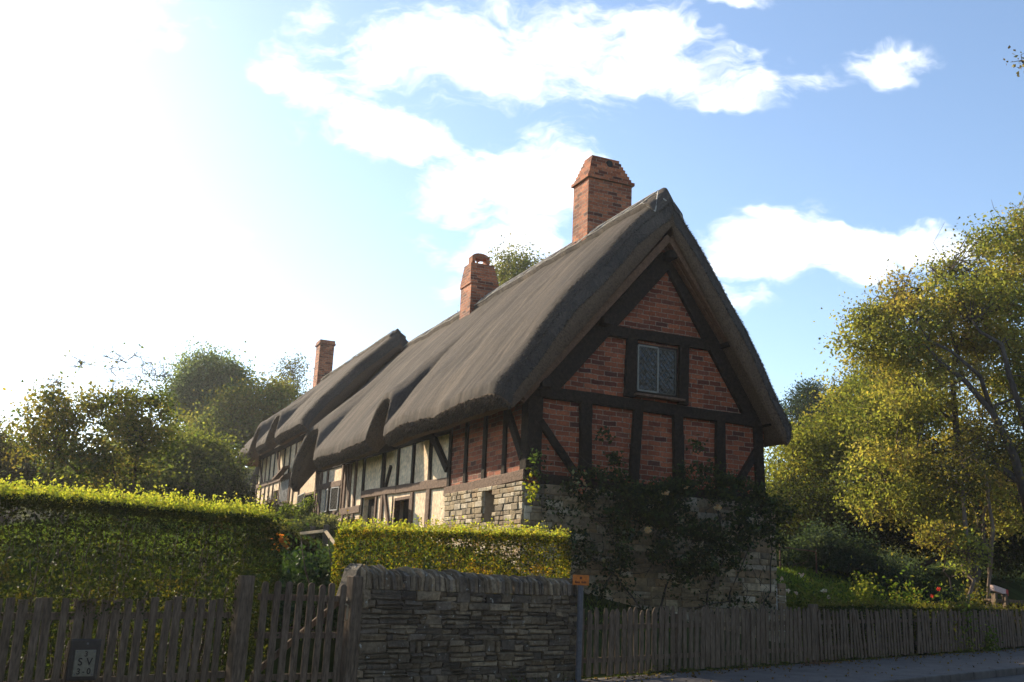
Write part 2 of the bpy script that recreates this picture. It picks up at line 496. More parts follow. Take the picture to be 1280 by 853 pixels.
MT = dict(
    thatch=mat_thatch('weathered_thatch'),
    thatch_cut=mat_noise('cut_thatch', (0.075, 0.048, 0.029), (0.19, 0.122, 0.072), 30, (1, 1, 1), bumpd=0.04, bstr=0.9),
    ligger=mat_noise('hazel_ligger', (0.30, 0.27, 0.23), (0.6, 0.55, 0.48), 20),
    brick=mat_brick('old_brick'),
    chimney=mat_brick('chimney_brick', (1.3, 1.55, 1.7), 0.25, 0.085, 0.65),
    plaster=mat_noise('lime_plaster', (0.68, 0.49, 0.31), (0.88, 0.69, 0.47), 2.2, (1, 1, 1), bumpd=0.02, bstr=0.35, grain=12),
    oak=mat_noise('blackened_oak', (0.009, 0.007, 0.005), (0.042, 0.031, 0.023), 5, (3, 3, 3), bumpd=0.03, bstr=0.6, grain=16, spec=0.06),
    oak_brown=mat_noise('sunlit_weathered_oak', (0.085, 0.048, 0.03), (0.21, 0.125, 0.078), 4, (3, 3, 3), bumpd=0.03, bstr=0.7, grain=14),  # lighter oak copy: weathered brown plus the look of sunlight on the long side
    barge=mat_noise('barge_oak', (0.10, 0.05, 0.026), (0.20, 0.105, 0.055), 4, (3, 3, 3), bumpd=0.02, bstr=0.6, grain=14),
    stone=mat_vcol('lias_stone', lichen=0.0),
    drystone=mat_vcol('dry_stone', scale=18, lichen=0.8, bd=0.02),
    mortar=mat_noise('earth_mortar', (0.05, 0.045, 0.04), (0.12, 0.105, 0.085), 9, bumpd=0.03, bstr=0.8),
    mortar_light=mat_noise('lime_mortar', (0.22, 0.18, 0.13), (0.36, 0.3, 0.22), 9, bumpd=0.03, bstr=0.8),
    dark=mat_noise('shade_black', (0.012, 0.011, 0.010), (0.03, 0.027, 0.024), 3),  # near-black colour standing in for unlit depth
    fence=mat_noise('grey_fence_wood', (0.075, 0.054, 0.036), (0.20, 0.145, 0.10), 5, (4, 4, 0.7), bumpd=0.012, bstr=0.6, grain=16, spec=0.1),
    pale_wood=mat_noise('pale_wood', (0.24, 0.18, 0.11), (0.38, 0.30, 0.19), 5, (3, 3, 3), spec=0.05),
    bark=mat_noise('bark', (0.035, 0.028, 0.022), (0.12, 0.095, 0.075), 5, (2, 2, 0.6), bumpd=0.05, bstr=0.9),
    bark_pale=mat_noise('pale_bark', (0.12, 0.09, 0.065), (0.27, 0.2, 0.145), 5, (2, 2, 0.6), bumpd=0.04, bstr=0.8),
    asphalt=mat_noise('asphalt', (0.085, 0.071, 0.062), (0.145, 0.123, 0.108), 3, bumpd=0.004, bstr=0.5, grain=60),
    road=mat_noise('worn_road', (0.055, 0.05, 0.046), (0.10, 0.092, 0.085), 2, bumpd=0.006, bstr=0.5, grain=50),
    kerb=mat_noise('kerb_stone', (0.07, 0.06, 0.055), (0.14, 0.125, 0.115), 4, bumpd=0.01),
    soil=mat_noise('garden_soil', (0.022, 0.030, 0.010), (0.055, 0.075, 0.022), 1.5, bumpd=0.06, bstr=0.9, spec=0.0, rough=1.0),
    iron=mat_plain('iron', (0.045, 0.036, 0.03), 0.55),
    steel=mat_plain('painted_grey_steel', (0.11, 0.11, 0.12), 0.45),
    orange=mat_plain('orange_paint', (0.62, 0.17, 0.02), 0.5),
    black=mat_plain('black_paint', (0.02, 0.012, 0.01), 0.6),
    darkred=mat_plain('sign_lettering', (0.10, 0.022, 0.01), 0.6),
    enamel=mat_plain('cream_enamel', (0.19, 0.172, 0.125), 0.45),
    lead=mat_plain('lead_came', (0.10, 0.09, 0.066), 0.6),
    iron_frame=mat_plain('painted_iron_frame', (0.24, 0.225, 0.18), 0.6),
    white_frame=mat_plain('white_frame', (0.66, 0.64, 0.6), 0.5),
    pinkboard=mat_plain('pale_board', (0.72, 0.5, 0.42), 0.6),
    redpaint=mat_plain('red_paint', (0.5, 0.05, 0.04), 0.5),
    leaf=mat_leaf('leaf', 0.55, (1.3, 1.32, 0.55)),
    hedge=mat_leaf('hedge_leaf', 0.55, (1.35, 1.38, 0.42), 0.008),
    rose_leaf=mat_leaf('rose_leaf', 0.35, (1.2, 1.2, 0.5), 0.008),
    grass=mat_leaf('grass_blade', 0.4),
    straw=mat_leaf('straw_stalk', 0.12, (1, 1, 1)),
    petal=mat_leaf('petal', 0.3, (1.0, 1.0, 0.9)),
)
gm, gt, gb = new_mat('old_window_glass')
gb.inputs['Base Color'].default_value = (0.02, 0.022, 0.02, 1)
gb.inputs['Roughness'].default_value = 0.12
gb.inputs['Specular IOR Level'].default_value = 0.35
gnz = N(gt, 'ShaderNodeTexNoise', {'Vector': N(gt, 'ShaderNodeTexCoord').outputs['Object'], 'Scale': 7.0, 'Detail': 1.0}).outputs['Fac']
bump(gt, gb, gnz, 0.5, 0.06)
MT['glass'] = gm


# ------------------------------------------------------------------ leaves
def leaf_mesh(name, pos, size, col, mat, parent=None, up=None, aspect=0.62, droop=0.0, settle_=True, extra_mats=None, rng=None):
    """pos (n,3), size (n,), col (n,3): one folded four-cornered leaf each"""
    rng = rng or RNG
    pos = np.asarray(pos, np.float32); n = len(pos)
    size = np.broadcast_to(np.asarray(size, np.float32), (n,)) * rng.uniform(0.65, 1.3, n)
    a = rng.normal(size=(n, 3)); a /= np.linalg.norm(a, axis=1, keepdims=True)
    if up is not None:
        a = a + np.asarray(up); a /= np.linalg.norm(a, axis=1, keepdims=True)
    r = rng.normal(size=(n, 3))
    b = np.cross(a, r); b /= np.linalg.norm(b, axis=1, keepdims=True)
    c = np.cross(a, b)
    s = size[:, None]
    v = np.empty((n, 4, 3), np.float32)
    v[:, 0] = pos - a * s * 0.5
    v[:, 1] = pos + b * s * aspect * 0.5 + c * s * 0.12
    v[:, 2] = pos + a * s * 0.5
    v[:, 3] = pos - b * s * aspect * 0.5 + c * s * 0.12
    me = bpy.data.meshes.new(name)
    me.vertices.add(n * 4); me.loops.add(n * 6); me.polygons.add(n * 2)
    me.vertices.foreach_set('co', v.ravel())
    base = (np.arange(n) * 4)[:, None]
    idx = (base + np.array([[0, 1, 2, 0, 2, 3]])).astype(np.int32)
    me.loops.foreach_set('vertex_index', idx.ravel())
    me.polygons.foreach_set('loop_start', np.arange(0, n * 6, 3, dtype=np.int32))
    at = me.color_attributes.new('Col', 'FLOAT_COLOR', 'POINT')
    cc = np.ones((n, 4, 4), np.float32)
    cc[:, :, :3] = np.asarray(col, np.float32)[:, None, :]
    at.data.foreach_set('color', cc.ravel())
    me.materials.append(mat)
    me.update(calc_edges=True)
    me.validate()
    o = bpy.data.objects.new(name, me)
    COL.objects.link(o)
    attach(o, parent)
    if parent is None and settle_:
        settle(o)
    return o


def leaf_cols(n, palette, jit=0.25, rng=None):
    rng = rng or RNG
    p = np.asarray(palette, float)
    i = rng.integers(0, len(p), n)
    c = p[i] * (1 + rng.uniform(-jit, jit, (n, 1)))
    return c * (1 + rng.uniform(-0.1, 0.1, (n, 3)))


def curve_pts(p0, p1, n=5, sag=0.0, jit=0.0, rng=None):
    rng = rng or RNG
    p0, p1 = np.asarray(p0, float), np.asarray(p1, float)
    d = np.linalg.norm(p1 - p0)
    out = []
    for i in range(n + 1):
        f = i / n
        q = p0 + (p1 - p0) * f
        if 0 < i < n:
            q = q + rng.normal(size=3) * jit * d
        q[2] += sag * d * math.sin(math.pi * f)
        out.append(q)
    return out


def make_tree(name, label, cat, base, blobs, palette, trunk_r=0.15, leaf=0.14, clumps=120, per=90, limbs=(), group=None, bark='bark',
              spread=0.3, twig=0.012, fork=0.45, seed=1, upright=None, trunk_to=None, bare=(), stems=1, shell=0.45, bare_n=14, leafmat='leaf', part='crown'):
    """blobs: (x, y, z, rx, ry, rz[, share]) ellipsoids of foliage; limbs: explicit ((points), r0, r1); bare: blobs of leafless twigs"""
    rng = np.random.default_rng(seed)
    bx, by = base
    bz = gz(bx, by) - 0.15
    root = empty(name, (bx, by, bz), label=label, cat=cat, group=group)
    mb = MB()
    cen = np.array([b[:3] for b in blobs])
    wts = np.array([(b[3] * b[4] * b[5]) ** (2 / 3) * (b[6] if len(b) > 6 else 1) for b in blobs])
    top = cen[np.argmax(cen[:, 2])] if trunk_to is None else np.array(trunk_to)
    nodes = []
    for k in range(stems):
        off = rng.normal(size=3) * trunk_r * 3 * (k > 0); off[2] = 0
        tgt = top if k == 0 else cen[rng.integers(len(cen))]
        tp = curve_pts(np.array([bx, by, bz]) + off, tgt, 8, 0.0, 0.035, rng)
        rr = [trunk_r * (1.25 if i == 0 else 1.0) * (1 - 0.085 * i) * (1 if k == 0 else 0.7) for i in range(9)]
        mb.tube(tp, rr, 8)
        nodes += [(p, r) for p, r in zip(tp, rr)][3:]
    for pts, r0, r1 in limbs:
        n = len(pts)
        mb.tube(pts, [r0 + (r1 - r0) * i / (n - 1) for i in range(n)], 7)
        nodes += [(np.array(p), r0 + (r1 - r0) * i / (n - 1)) for i, p in enumerate(pts)][1:]
    zspan = max(top[2] - bz, 0.5)
    for b in list(blobs) + list(bare):
        c = np.array(b[:3])
        cand = [q for q in nodes if q[0][2] < c[2] + 0.1 * zspan] or nodes
        d = [np.linalg.norm(q[0] - c) for q in cand]
        p, r = cand[int(np.argmin(d))]
        ln = np.linalg.norm(c - p)
        if ln < 0.25:
            continue
        pts = curve_pts(p, c, 5, 0.06, 0.05, rng)
        r0 = min(r * 0.6, 0.02 + ln * 0.03)
        rr = [r0 * (1 - 0.13 * i) for i in range(6)]
        mb.tube(pts, rr, 6)
        nodes += [(q, s) for q, s in zip(pts, rr)][1:]
    npos = np.array([q[0] for q in nodes])
    P, Cc, S = [], [], []
    share = wts / wts.sum()
    jobs = [(b, max(2, int(round(clumps * sh))), True) for b, sh in zip(blobs, share)] + [(b, bare_n, False) for b in bare]
    for b, nc, leafy in jobs:
        for _ in range(nc):
            q = rng.normal(size=3); q /= np.linalg.norm(q)
            q *= (shell + (1 - shell) * rng.random()) ** 0.6 if shell > 0 else rng.random() ** 0.33
            c = np.array(b[:3]) + q * np.array(b[3:6])
            i = int(np.argmin(np.linalg.norm(npos - c, axis=1) + 0.4 * np.maximum(0, npos[:, 2] - c[2])))
            pts = curve_pts(npos[i], c, 4, 0.03, 0.07, rng)
            mb.tube(pts, [twig * 1.6, twig * 1.3, twig, twig * 0.8, twig * 0.5], 4)
            for _k in range(2):
                e = c + rng.normal(size=3) * spread * 0.8
                mb.tube(curve_pts(pts[3], e, 2, 0, 0.08, rng), [twig * 0.8, twig * 0.6, twig * 0.4], 3)
            if not leafy:
                for _k in range(5):
                    e = c + rng.normal(size=3) * spread * 1.5
                    mb.tube(curve_pts(pts[3], e, 3, 0, 0.1, rng), [twig * 0.8, twig * 0.7, twig * 0.6, twig * 0.4], 3)
                n = max(3, per // 12)
            else:
                n = int(per * 1.7 * rng.uniform(0.5, 1.5))
            lp = c + rng.normal(size=(n, 3)) * spread * np.array([1, 1, 0.72]) * rng.uniform(0.7, 1.25)
            P.append(lp)
            pal = np.asarray(palette, float)
            nv = mnoise.noise(Vector((c[0] * 0.55, c[1] * 0.55 + seed, c[2] * 0.7)))
            ki = int(np.clip((nv * 0.9 + 0.5) * len(pal) + rng.normal(0, 0.45), 0, len(pal) - 1))
            base_c = pal[ki] * rng.uniform(0.75, 1.25) * (1 + 0.35 * nv)
            base_c = base_c * 0.82 + base_c.mean() * 0.18
            Cc.append(np.clip(base_c * (1 + rng.uniform(-0.28, 0.28, (n, 1))) * (1 + rng.uniform(-0.08, 0.08, (n, 3))), 0.004, 1))
    mb.build('trunk', MT[bark], root, smooth_=True)
    P = np.concatenate(P); Cc = np.concatenate(Cc)
    leaf_mesh(part, P, leaf * 0.74, Cc, MT[leafmat], root, up=upright, rng=rng)
    return root

# ------------------------------------------------------------------ the ground
KERB = -2.35


def sheet(name, s0, s1, d0, d1, ns, nd, zf, mat, kind='structure'):
    mb = MB()
    ss = np.linspace(s0, s1, ns + 1); dd = np.linspace(d0, d1, nd + 1)
    for s in ss:
        for d in dd:
            x, y, _ = fp(s, d)
            mb.v.append((x, y, zf(s, d, x, y)))
    for i in range(ns):
        for j in range(nd):
            a = i * (nd + 1) + j
            mb.f.append([a, a + nd + 1, a + nd + 2, a + 1]); mb.m.append(0)
    mb.c = [(1, 1, 1)] * len(mb.v)
    o = mb.build(name, mat, smooth_=True)
    return tag(o, kind=kind)


def terr_grid():
    mb = MB()
    ss = np.concatenate([np.linspace(-250, -40, 14)[:-1], np.linspace(-40, 60, 170), np.linspace(60, 250, 14)[1:]])
    dd = np.concatenate([np.linspace(0.02, 12, 70), np.linspace(12, 45, 60)[1:], np.linspace(45, 250, 20)[1:]])
    for s in ss:
        for d in dd:
            x, y, _ = fp(s, d)
            mb.v.append((x, y, gz(x, y)))
    nd = len(dd)
    for i in range(len(ss) - 1):
        for j in range(nd - 1):
            a = i * nd + j
            mb.f.append([a, a + nd, a + nd + 1, a + 1]); mb.m.append(0)
    mb.c = [(1, 1, 1)] * len(mb.v)
    return tag(mb.build('garden_ground', MT['soil'], smooth_=True), kind='structure')


terr_grid()
sheet('pavement', -60, 120, KERB + 0.14, 0.02, 120, 4, lambda s, d, x, y: zroad(s) - 0.02 * (d > -0.1) * 0, MT['asphalt'])
sheet('road', -250, 250, -9.2, KERB, 300, 4, lambda s, d, x, y: zroad(s) - 0.125, MT['road'])
sheet('far_pavement', -60, 120, -120.0, -9.2, 60, 4, lambda s, d, x, y: zroad(s) - 0.02, MT['asphalt'])
mb = MB()
for k in range(-30, 60):
    s0, s1 = k * 0.92, k * 0.92 + 0.912
    a, b = fp(s0, KERB + 0.07, zroad(s0) - 0.07), fp(s1, KERB + 0.07, zroad(s1) - 0.07)
    mb.beam(a, b, 0.15, 0.155, (0, 0, 1), 1)
tag(mb.build('kerb', MT['kerb'], bevel=0.02), kind='structure')

# ------------------------------------------------------------------ the cottage
cot = empty('thatched_cottage', (HO[0], HO[1], ZB), HA,
            label='long timber framed cottage with grey thatched roof, red brick gable and stone plinth', cat='cottage')


STRAW = [(0.085, 0.073, 0.062), (0.12, 0.102, 0.082), (0.055, 0.05, 0.046), (0.17, 0.145, 0.112)]


def straw_coat(o, ring, lips_l, lips_r, v0):
    """loose stalk ends: over the left slope, and ragged along the eaves and the near verge"""
    rg = np.random.default_rng(int(abs(v0) * 100) + 3)
    ro = np.array(ring); V, n, _ = ro.shape
    mid = n // 2
    def world(p):
        return np.stack([HO[0] + EU[0] * p[:, 0] + EV[0] * p[:, 1], HO[1] + EU[1] * p[:, 0] + EV[1] * p[:, 1], p[:, 2]], -1)
    L = []
    ll = np.array(lips_l); m = V * 60
    i = rg.integers(0, V - 1, m); f = rg.random((m, 1))
    e = np.stack([ro[:, 0], ll[:, 0], ll[:, 1]], 1)
    k = rg.integers(0, 2, m); g = rg.random((m, 1))
    p = (e[i, k] * (1 - f) + e[i + 1, k] * f) * (1 - g) + (e[i, k + 1] * (1 - f) + e[i + 1, k + 1] * f) * g
    dn = ro[i, 0] - ro[i, 3]; dn /= np.linalg.norm(dn, axis=1, keepdims=True)
    L.append((p + dn * 0.012, dn + rg.normal(0, 0.22, (m, 3)), 0.085))
    m = 5200
    j = rg.integers(0, n - 1, m); f = rg.random((m, 1)); i = rg.integers(0, 4, m)
    p = ro[i, j] * (1 - f) + ro[i, j + 1] * f
    L.append((p + rg.normal(0, 0.01, (m, 3)), np.array([[0, -1.0, -0.25]]) + rg.normal(0, 0.4, (m, 3)), 0.075))
    P = world(np.concatenate([q[0] for q in L])); A = np.concatenate([q[1] for q in L]); S = np.concatenate([np.full(len(q[0]), q[2]) for q in L])
    A = np.stack([EU[0] * A[:, 0] + EV[0] * A[:, 1], EU[1] * A[:, 0] + EV[1] * A[:, 1], A[:, 2]], -1)
    s = leaf_mesh('loose_straw', P, S, leaf_cols(len(P), STRAW, 0.3, rg), MT['straw'], o, up=A * 20, aspect=0.085, rng=rg)
    s['kind'] = 'stuff'


def thatch(name, v0, v1, ridge, lip_l, lip_r, T, eyes, hip=None, drop=None, step=0.07, rr=0.26, seed=0, front_hip=0.0):
    """ridge (u, z); lip_l / lip_r: outer lips (u, z) of the left and right eave; eyes: eyebrow lifts (v centre, half length, lift, bulge) of the left eave"""
    mb = MB(); mb.uv = []
    vs = list(np.arange(v0, v1 + 1e-6, step))
    NT = 34
    sec_o, sec_i = [], []

    def side(lip, v, left):
        (ul, zl), (ur, zr) = lip, ridge
        lift = bulge = 0.0
        if left:
            for vc, hw, H, bl in eyes:
                x = abs(v - vc) / hw
                if x < 1:
                    lift = max(lift, H * (1 - x ** 2.6) ** 0.62)
                bulge += bl * math.exp(-((v - vc - 0.25 * hw) / (hw * 1.5)) ** 2)
            if drop:
                for vc, w, H in drop:
                    lift -= H * math.exp(-((v - vc) / w) ** 2)
            lift += 0.05 * mnoise.noise(Vector((v * 0.45, seed, 0.3))) + 0.02 * mnoise.noise(Vector((v * 2.0, seed, 4.3)))
        sg = -1.0 if left else 1.0
        z0 = zl; u0 = ul
        d = np.array([ur - u0, zr - z0]); ln = np.hypot(*d); d /= ln
        n = np.array([-d[1], d[0]]) if left else np.array([d[1], -d[0]])
        o, ii = [], []
        # soft shoulders at the two ends of the slab
        k = 0.0
        for e, s in ((v - v0, 1), (v1 - v, 1)):
            if e < rr:
                k = max(k, 1 - math.sqrt(max(0, 1 - (1 - e / rr) ** 2)))
        for j in range(NT + 1):
            t = j / NT
            fall = (1 - t) ** 2.6 if lift > 0 else (1 - t)
            p = np.array([u0 - sg * 0.22 * max(lift, 0) * fall, z0 + lift * fall]) + d * ln * t
            off = 0.15 * max(0.0, math.sin(math.pi * min(1, t * 1.02))) ** 0.8 if t < 0.98 else 0.0 + bulge * math.sin(math.pi * t ** 0.75) ** 1.2
            off += 0.0
            off += 0.06 * mnoise.noise(Vector((v * 0.5, t * 3.2, seed + (5 if left else 9)))) + 0.03 * mnoise.noise(Vector((v * 1.8, t * 8, seed + 3)))
            # the rounded lip
            off -= 0.10 * math.exp(-t * ln / 0.07)
            if t > 0.9:
                off -= 0.07 * ((t - 0.9) / 0.1) ** 2
            dn = n * (1 - t) + np.array([0, 1 / n[1]]) * t      # square to the slope at the eave, plumb at the ridge
            q = p + n * off - dn * (k * T * 0.72)
            w_ = p - dn * T
            if j == NT:
                q = np.array([ur, zr + 0.02 - k * T * 0.72 / abs(n[1])]); w_ = np.array([ur, zr - T / abs(n[1])])
            if hip is not None:
                zc = hip(v)
                q[1] = min(q[1], max(zc, z0 + lift - 0.02)); w_[1] = min(w_[1], max(zc - T, z0 + lift - T))
            o.append((q[0], q[1], (1 - t) * ln)); ii.append((w_[0], w_[1]))
        # lip: two points between outer and inner foot, rounding under
        lip_pts = []
        fo, fi = np.array(o[0][:2]), np.array(ii[0])
        for f, ex in ((0.33, 0.055), (0.7, 0.045)):
            q = fo + (fi - fo) * f - d * ex
            lip_pts.append((q[0], q[1]))
        return o, ii, lip_pts

    ring_o, ring_u, ring_i, lips_l, lips_r = [], [], [], [], []
    for v in vs:
        lo, li, ll = side(lip_l, v, True)
        ro, ri, rl = side(lip_r, v, False)
        ring_o.append([(p[0], v, p[1]) for p in lo] + [(p[0], v, p[1]) for p in ro[::-1][1:]])
        ring_u.append([(v, p[2]) for p in lo] + [(v + 50, p[2]) for p in ro[::-1][1:]])
        ring_i.append([(p[0], v, p[1]) for p in li] + [(p[0], v, p[1]) for p in ri[::-1][1:]])
        lips_l.append([(p[0], v, p[1]) for p in ll]); lips_r.append([(p[0], v, p[1]) for p in rl])
    n = len(ring_o[0])
    W_ = n + 2
    V = len(vs)
    # outer sheet incl. lips: [lipL1, lipL0, outer..., lipR0, lipR1]
    for i in range(V):
        row = [lips_l[i][1], lips_l[i][0]] + ring_o[i] + [lips_r[i][0], lips_r[i][1]]
        uvr = [(ring_u[i][0][0], ring_u[i][0][1] + 0.3), (ring_u[i][0][0], ring_u[i][0][1] + 0.15)] + ring_u[i] + [(ring_u[i][-1][0], ring_u[i][-1][1] + 0.15), (ring_u[i][-1][0], ring_u[i][-1][1] + 0.3)]
        mb.v += row; mb.uv += uvr
    K = n + 4
    for i in range(V - 1):
        for j in range(K - 1):
            a = i * K + j
            mb.f.append([a, a + 1, a + K + 1, a + K])
            mb.m.append(1 if j < 2 or j > K - 4 else 0)
    b0 = len(mb.v)
    for i in range(V):
        mb.v += ring_i[i]; mb.uv += [(p[1], p[2]) for p in ring_i[i]]
    for i in range(V - 1):
        for j in range(n - 1):
            a = b0 + i * n + j
            mb.f.append([a, a + n, a + n + 1, a + 1]); mb.m.append(1)
    # eave closings
    for i in range(V - 1):
        mb.f.append([i * K, (i + 1) * K, b0 + (i + 1) * n, b0 + i * n]); mb.m.append(1)
        mb.f.append([i * K + K - 1, b0 + i * n + n - 1, b0 + (i + 1) * n + n - 1, (i + 1) * K + K - 1]); mb.m.append(1)
    # the two verges
    for i in (0, V - 1):
        for j in range(n - 1):
            mb.f.append([i * K + 2 + j, i * K + 3 + j, b0 + i * n + j + 1, b0 + i * n + j]); mb.m.append(1)
        mb.f.append([i * K, i * K + 1, b0 + i * n]); mb.m.append(1)
        mb.f.append([i * K + 1, i * K + 2, b0 + i * n]); mb.m.append(1)
        mb.f.append([i * K + K - 1, i * K + K - 2, b0 + i * n + n - 1]); mb.m.append(1)
        mb.f.append([i * K + K - 2, i * K + K - 3, b0 + i * n + n - 1]); mb.m.append(1)
    mb.c = [(1, 1, 1)] * len(mb.v)
    o = mb.build(name, [MT['thatch'], MT['thatch_cut']], cot, smooth_=True, house=True)
    straw_coat(o, ring_o, lips_l, lips_r, v0)
    return o, vs, ring_o


SEC1 = dict(ridge=(2.85, 9.56), lip_l=(-0.92, 4.90), lip_r=(6.05, 4.78))
roof1, vs1, ro1 = thatch('thatched_roof', -0.42, 17.3, SEC1['ridge'], SEC1['lip_l'], SEC1['lip_r'], 0.54,
                         [(7.35, 0.7, 1.05, 0.03), (15.35, 1.45, 1.2, 0.05)], drop=[(17.3, 0.8, 0.45)], seed=1, rr=0.42)
roof2, vs2, ro2 = thatch('thatched_roof', 15.9, 29.4, (2.3, 9.93), (-0.95, 6.32), (5.6, 6.32), 0.5,
                         [(21.3, 0.8, 1.0, 0.1), (25.1, 0.75, 1.0, 0.1)], hip=lambda v: 6.3 + (29.5 - v) * 1.25, seed=2, rr=0.5)
roof2['label'] = 'higher far thatched roof with two eyebrow folds'


def ridge_cap(parent, vs, ring, v_from, v_to, width, NT=34, hipz=None):
    """the block-cut ridge roll, held down by hazel liggers"""
    mb = MB(); mb.uv = []
    idx = [i for i, v in enumerate(vs) if v_from <= v <= v_to]
    mid = len(ring[0]) // 2
    rows = []
    for i in idx:
        r = ring[i]
        row = []
        for sgn in (-1, 1):
            acc_, pts, prev = 0.0, [], Vector(r[mid])
            for k in range(1, 20):
                q = Vector(r[mid + sgn * k])
                seg = (q - prev).length
                if acc_ + seg > width:
                    pts.append(prev + (q - prev) * ((width - acc_) / seg)); break
                pts.append(q); acc_ += seg; prev = q
            row.append(pts)
        rows.append((r, row))
    m = 6
    for (r, row), i in zip(rows, idx):
        v = vs[i]
        line = []
        for sgn, pts in zip((-1, 1), row):
            full = [Vector(r[mid])] + pts
            samp = []
            for q in range(m + 1):
                f = q / m * (len(full) - 1)
                a = int(min(f, len(full) - 2)); samp.append(full[a].lerp(full[a + 1], f - a))
            lifted = []
            for q, p in enumerate(samp):
                nrm = Vector((sgn * 0.78, 0, 0.62)) if q > 0 else Vector((0, 0, 1))
                h = 0.075 if q < m else -0.02
                e = min(1.0, (v - v_from + 0.02) / 0.15)
                lifted.append(p + nrm * h * e)
            line.append(lifted)
        pts = line[0][::-1] + line[1][1:]
        mb.v += [tuple(p) for p in pts]
        mb.uv += [(v, abs(k - m) / m * width) for k in range(len(pts))]
    Wd = 2 * m + 1
    for i in range(len(rows) - 1):
        for j in range(Wd - 1):
            a = i * Wd + j
            mb.f.append([a, a + 1, a + Wd + 1, a + Wd]); mb.m.append(0)
    mb.c = [(1, 1, 1)] * len(mb.v)
    # liggers: rods along the edge and a zigzag between them, on both slopes
    st = [rows[i] for i in range(0, len(rows), 3)]
    base = mb.v[:]
    lig = []
    for side_j in (0, 1):
        def at(i, f):
            a = i * Wd
            if side_j == 0:
                p, q = Vector(base[a + m]), Vector(base[a + 1])
            else:
                p, q = Vector(base[a + m]), Vector(base[a + Wd - 2])
            r_ = p.lerp(q, f) + Vector(((-1, 1)[side_j] * 0.02, 0, 0.02))
            return r_
        nI = len(rows)
        for f in (0.25, 0.92):
            lig.append([at(i, f) for i in range(0, nI, 6)])
        i = 0; up_ = True
        while i + 4 < nI:
            lig.append([at(i, 0.92 if up_ else 0.25), at(i + 4, 0.25 if up_ else 0.92)])
            i += 4; up_ = not up_
    for l in lig:
        if len(l) > 1:
            b_ = len(mb.v)
            mb.tube(l, 0.014, 4, 1)
            mb.uv += [(0, 0)] * (len(mb.v) - b_)
    return mb.build('ridge_cap', [MT['thatch'], MT['ligger']], parent, smooth_=True, house=True)


ridge_cap(roof1, vs1, ro1, -0.36, 17.1, 0.62)
ridge_cap(roof2, vs2, ro2, 16.2, 26.6, 0.45)


# walls --------------------------------------------------------------
def wall_poly(outer, holes, fn_, depth, dvec, mat_i, mb):
    """a wall face in 2-D with openings, reveals going in by depth along dvec"""
    loops = [[Vector((p[0], p[1], 0)) for p in outer]] + [[Vector((p[0], p[1], 0)) for p in h] for h in holes]
    flat = [p for l in loops for p in l]
    tris = tessellate_polygon(loops)
    mb.add([fn_(p.x, p.y) for p in flat], [tuple(t) for t in tris], mat_i)
    for h in holes:
        n = len(h)
        a = [Vector(fn_(*p)) for p in h]
        b = [q + Vector(dvec) * depth for q in a]
        mb.add(a + b, [(i, (i + 1) % n, n + (i + 1) % n, n + i) for i in range(n)], mat_i)


def rect(a, b, c, d):
    return [(a, c), (b, c), (b, d), (a, d)]


GW = (2.29, 3.27, 5.24, 6.24)       # gable window u0 u1 z0 z1
mb = MB()
wall_poly([(0.03, 3.2), (5.42, 3.2), (5.42, 4.95), (2.85, 8.75), (0.03, 5.0)], [rect(*GW)], lambda u, z: (u, 0.03, z), 0.22, (0, 1, 0), 0, mb)
wall_poly([(0.03, 3.2), (4.12, 3.2), (4.12, 5.0), (0.03, 5.0)], [], lambda v, z: (0.03, v, z), 0.2, (1, 0, 0), 0, mb)
mb.build('brick_wall', MT['brick'], cot, house=True)
# cream panels of the long side with door and window openings
HOLES = [(6.74, 8.0, 2.55, 3.42), (9.72, 10.95, 1.6, 3.58), (13.55, 15.25, 3.35, 4.1), (17.0, 19.4, 3.15, 4.15), (21.35, 23.0, 4.02, 4.92), (23.5, 24.4, 2.9, 4.6)]
mb = MB()
wall_poly([(4.12, 0.9), (28.35, 0.9), (28.35, 6.75), (16.8, 6.75), (16.8, 5.25), (4.12, 5.1)], [rect(*h) for h in HOLES], lambda v, z: (0.05, v, z), 0.22, (1, 0, 0), 0, mb)
mb.build('plaster_wall', MT['plaster'], cot, house=True)
mb = MB()   # the sides away from the road, and near-black panels standing in for unlit rooms
mb.box((5.36, 14.2, 2.9), (0.12, 28.2, 4.0), 0); mb.box((2.7, 28.3, 4.0), (5.2, 0.12, 6.0), 0)
mb.build('rear_wall', MT['plaster'], cot, house=True)
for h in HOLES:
    mb = MB(); mb.box((0.30, (h[0] + h[1]) / 2, (h[2] + h[3]) / 2), (0.04, h[1] - h[0] + 0.3, h[3] - h[2] + 0.3)); mb.build('shade_panel', MT['dark'], cot, house=True)
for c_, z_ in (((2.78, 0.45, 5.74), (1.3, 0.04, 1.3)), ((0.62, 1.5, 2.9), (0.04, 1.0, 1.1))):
    mb = MB(); mb.box(c_, z_); mb.build('shade_panel', MT['dark'], cot, house=True)


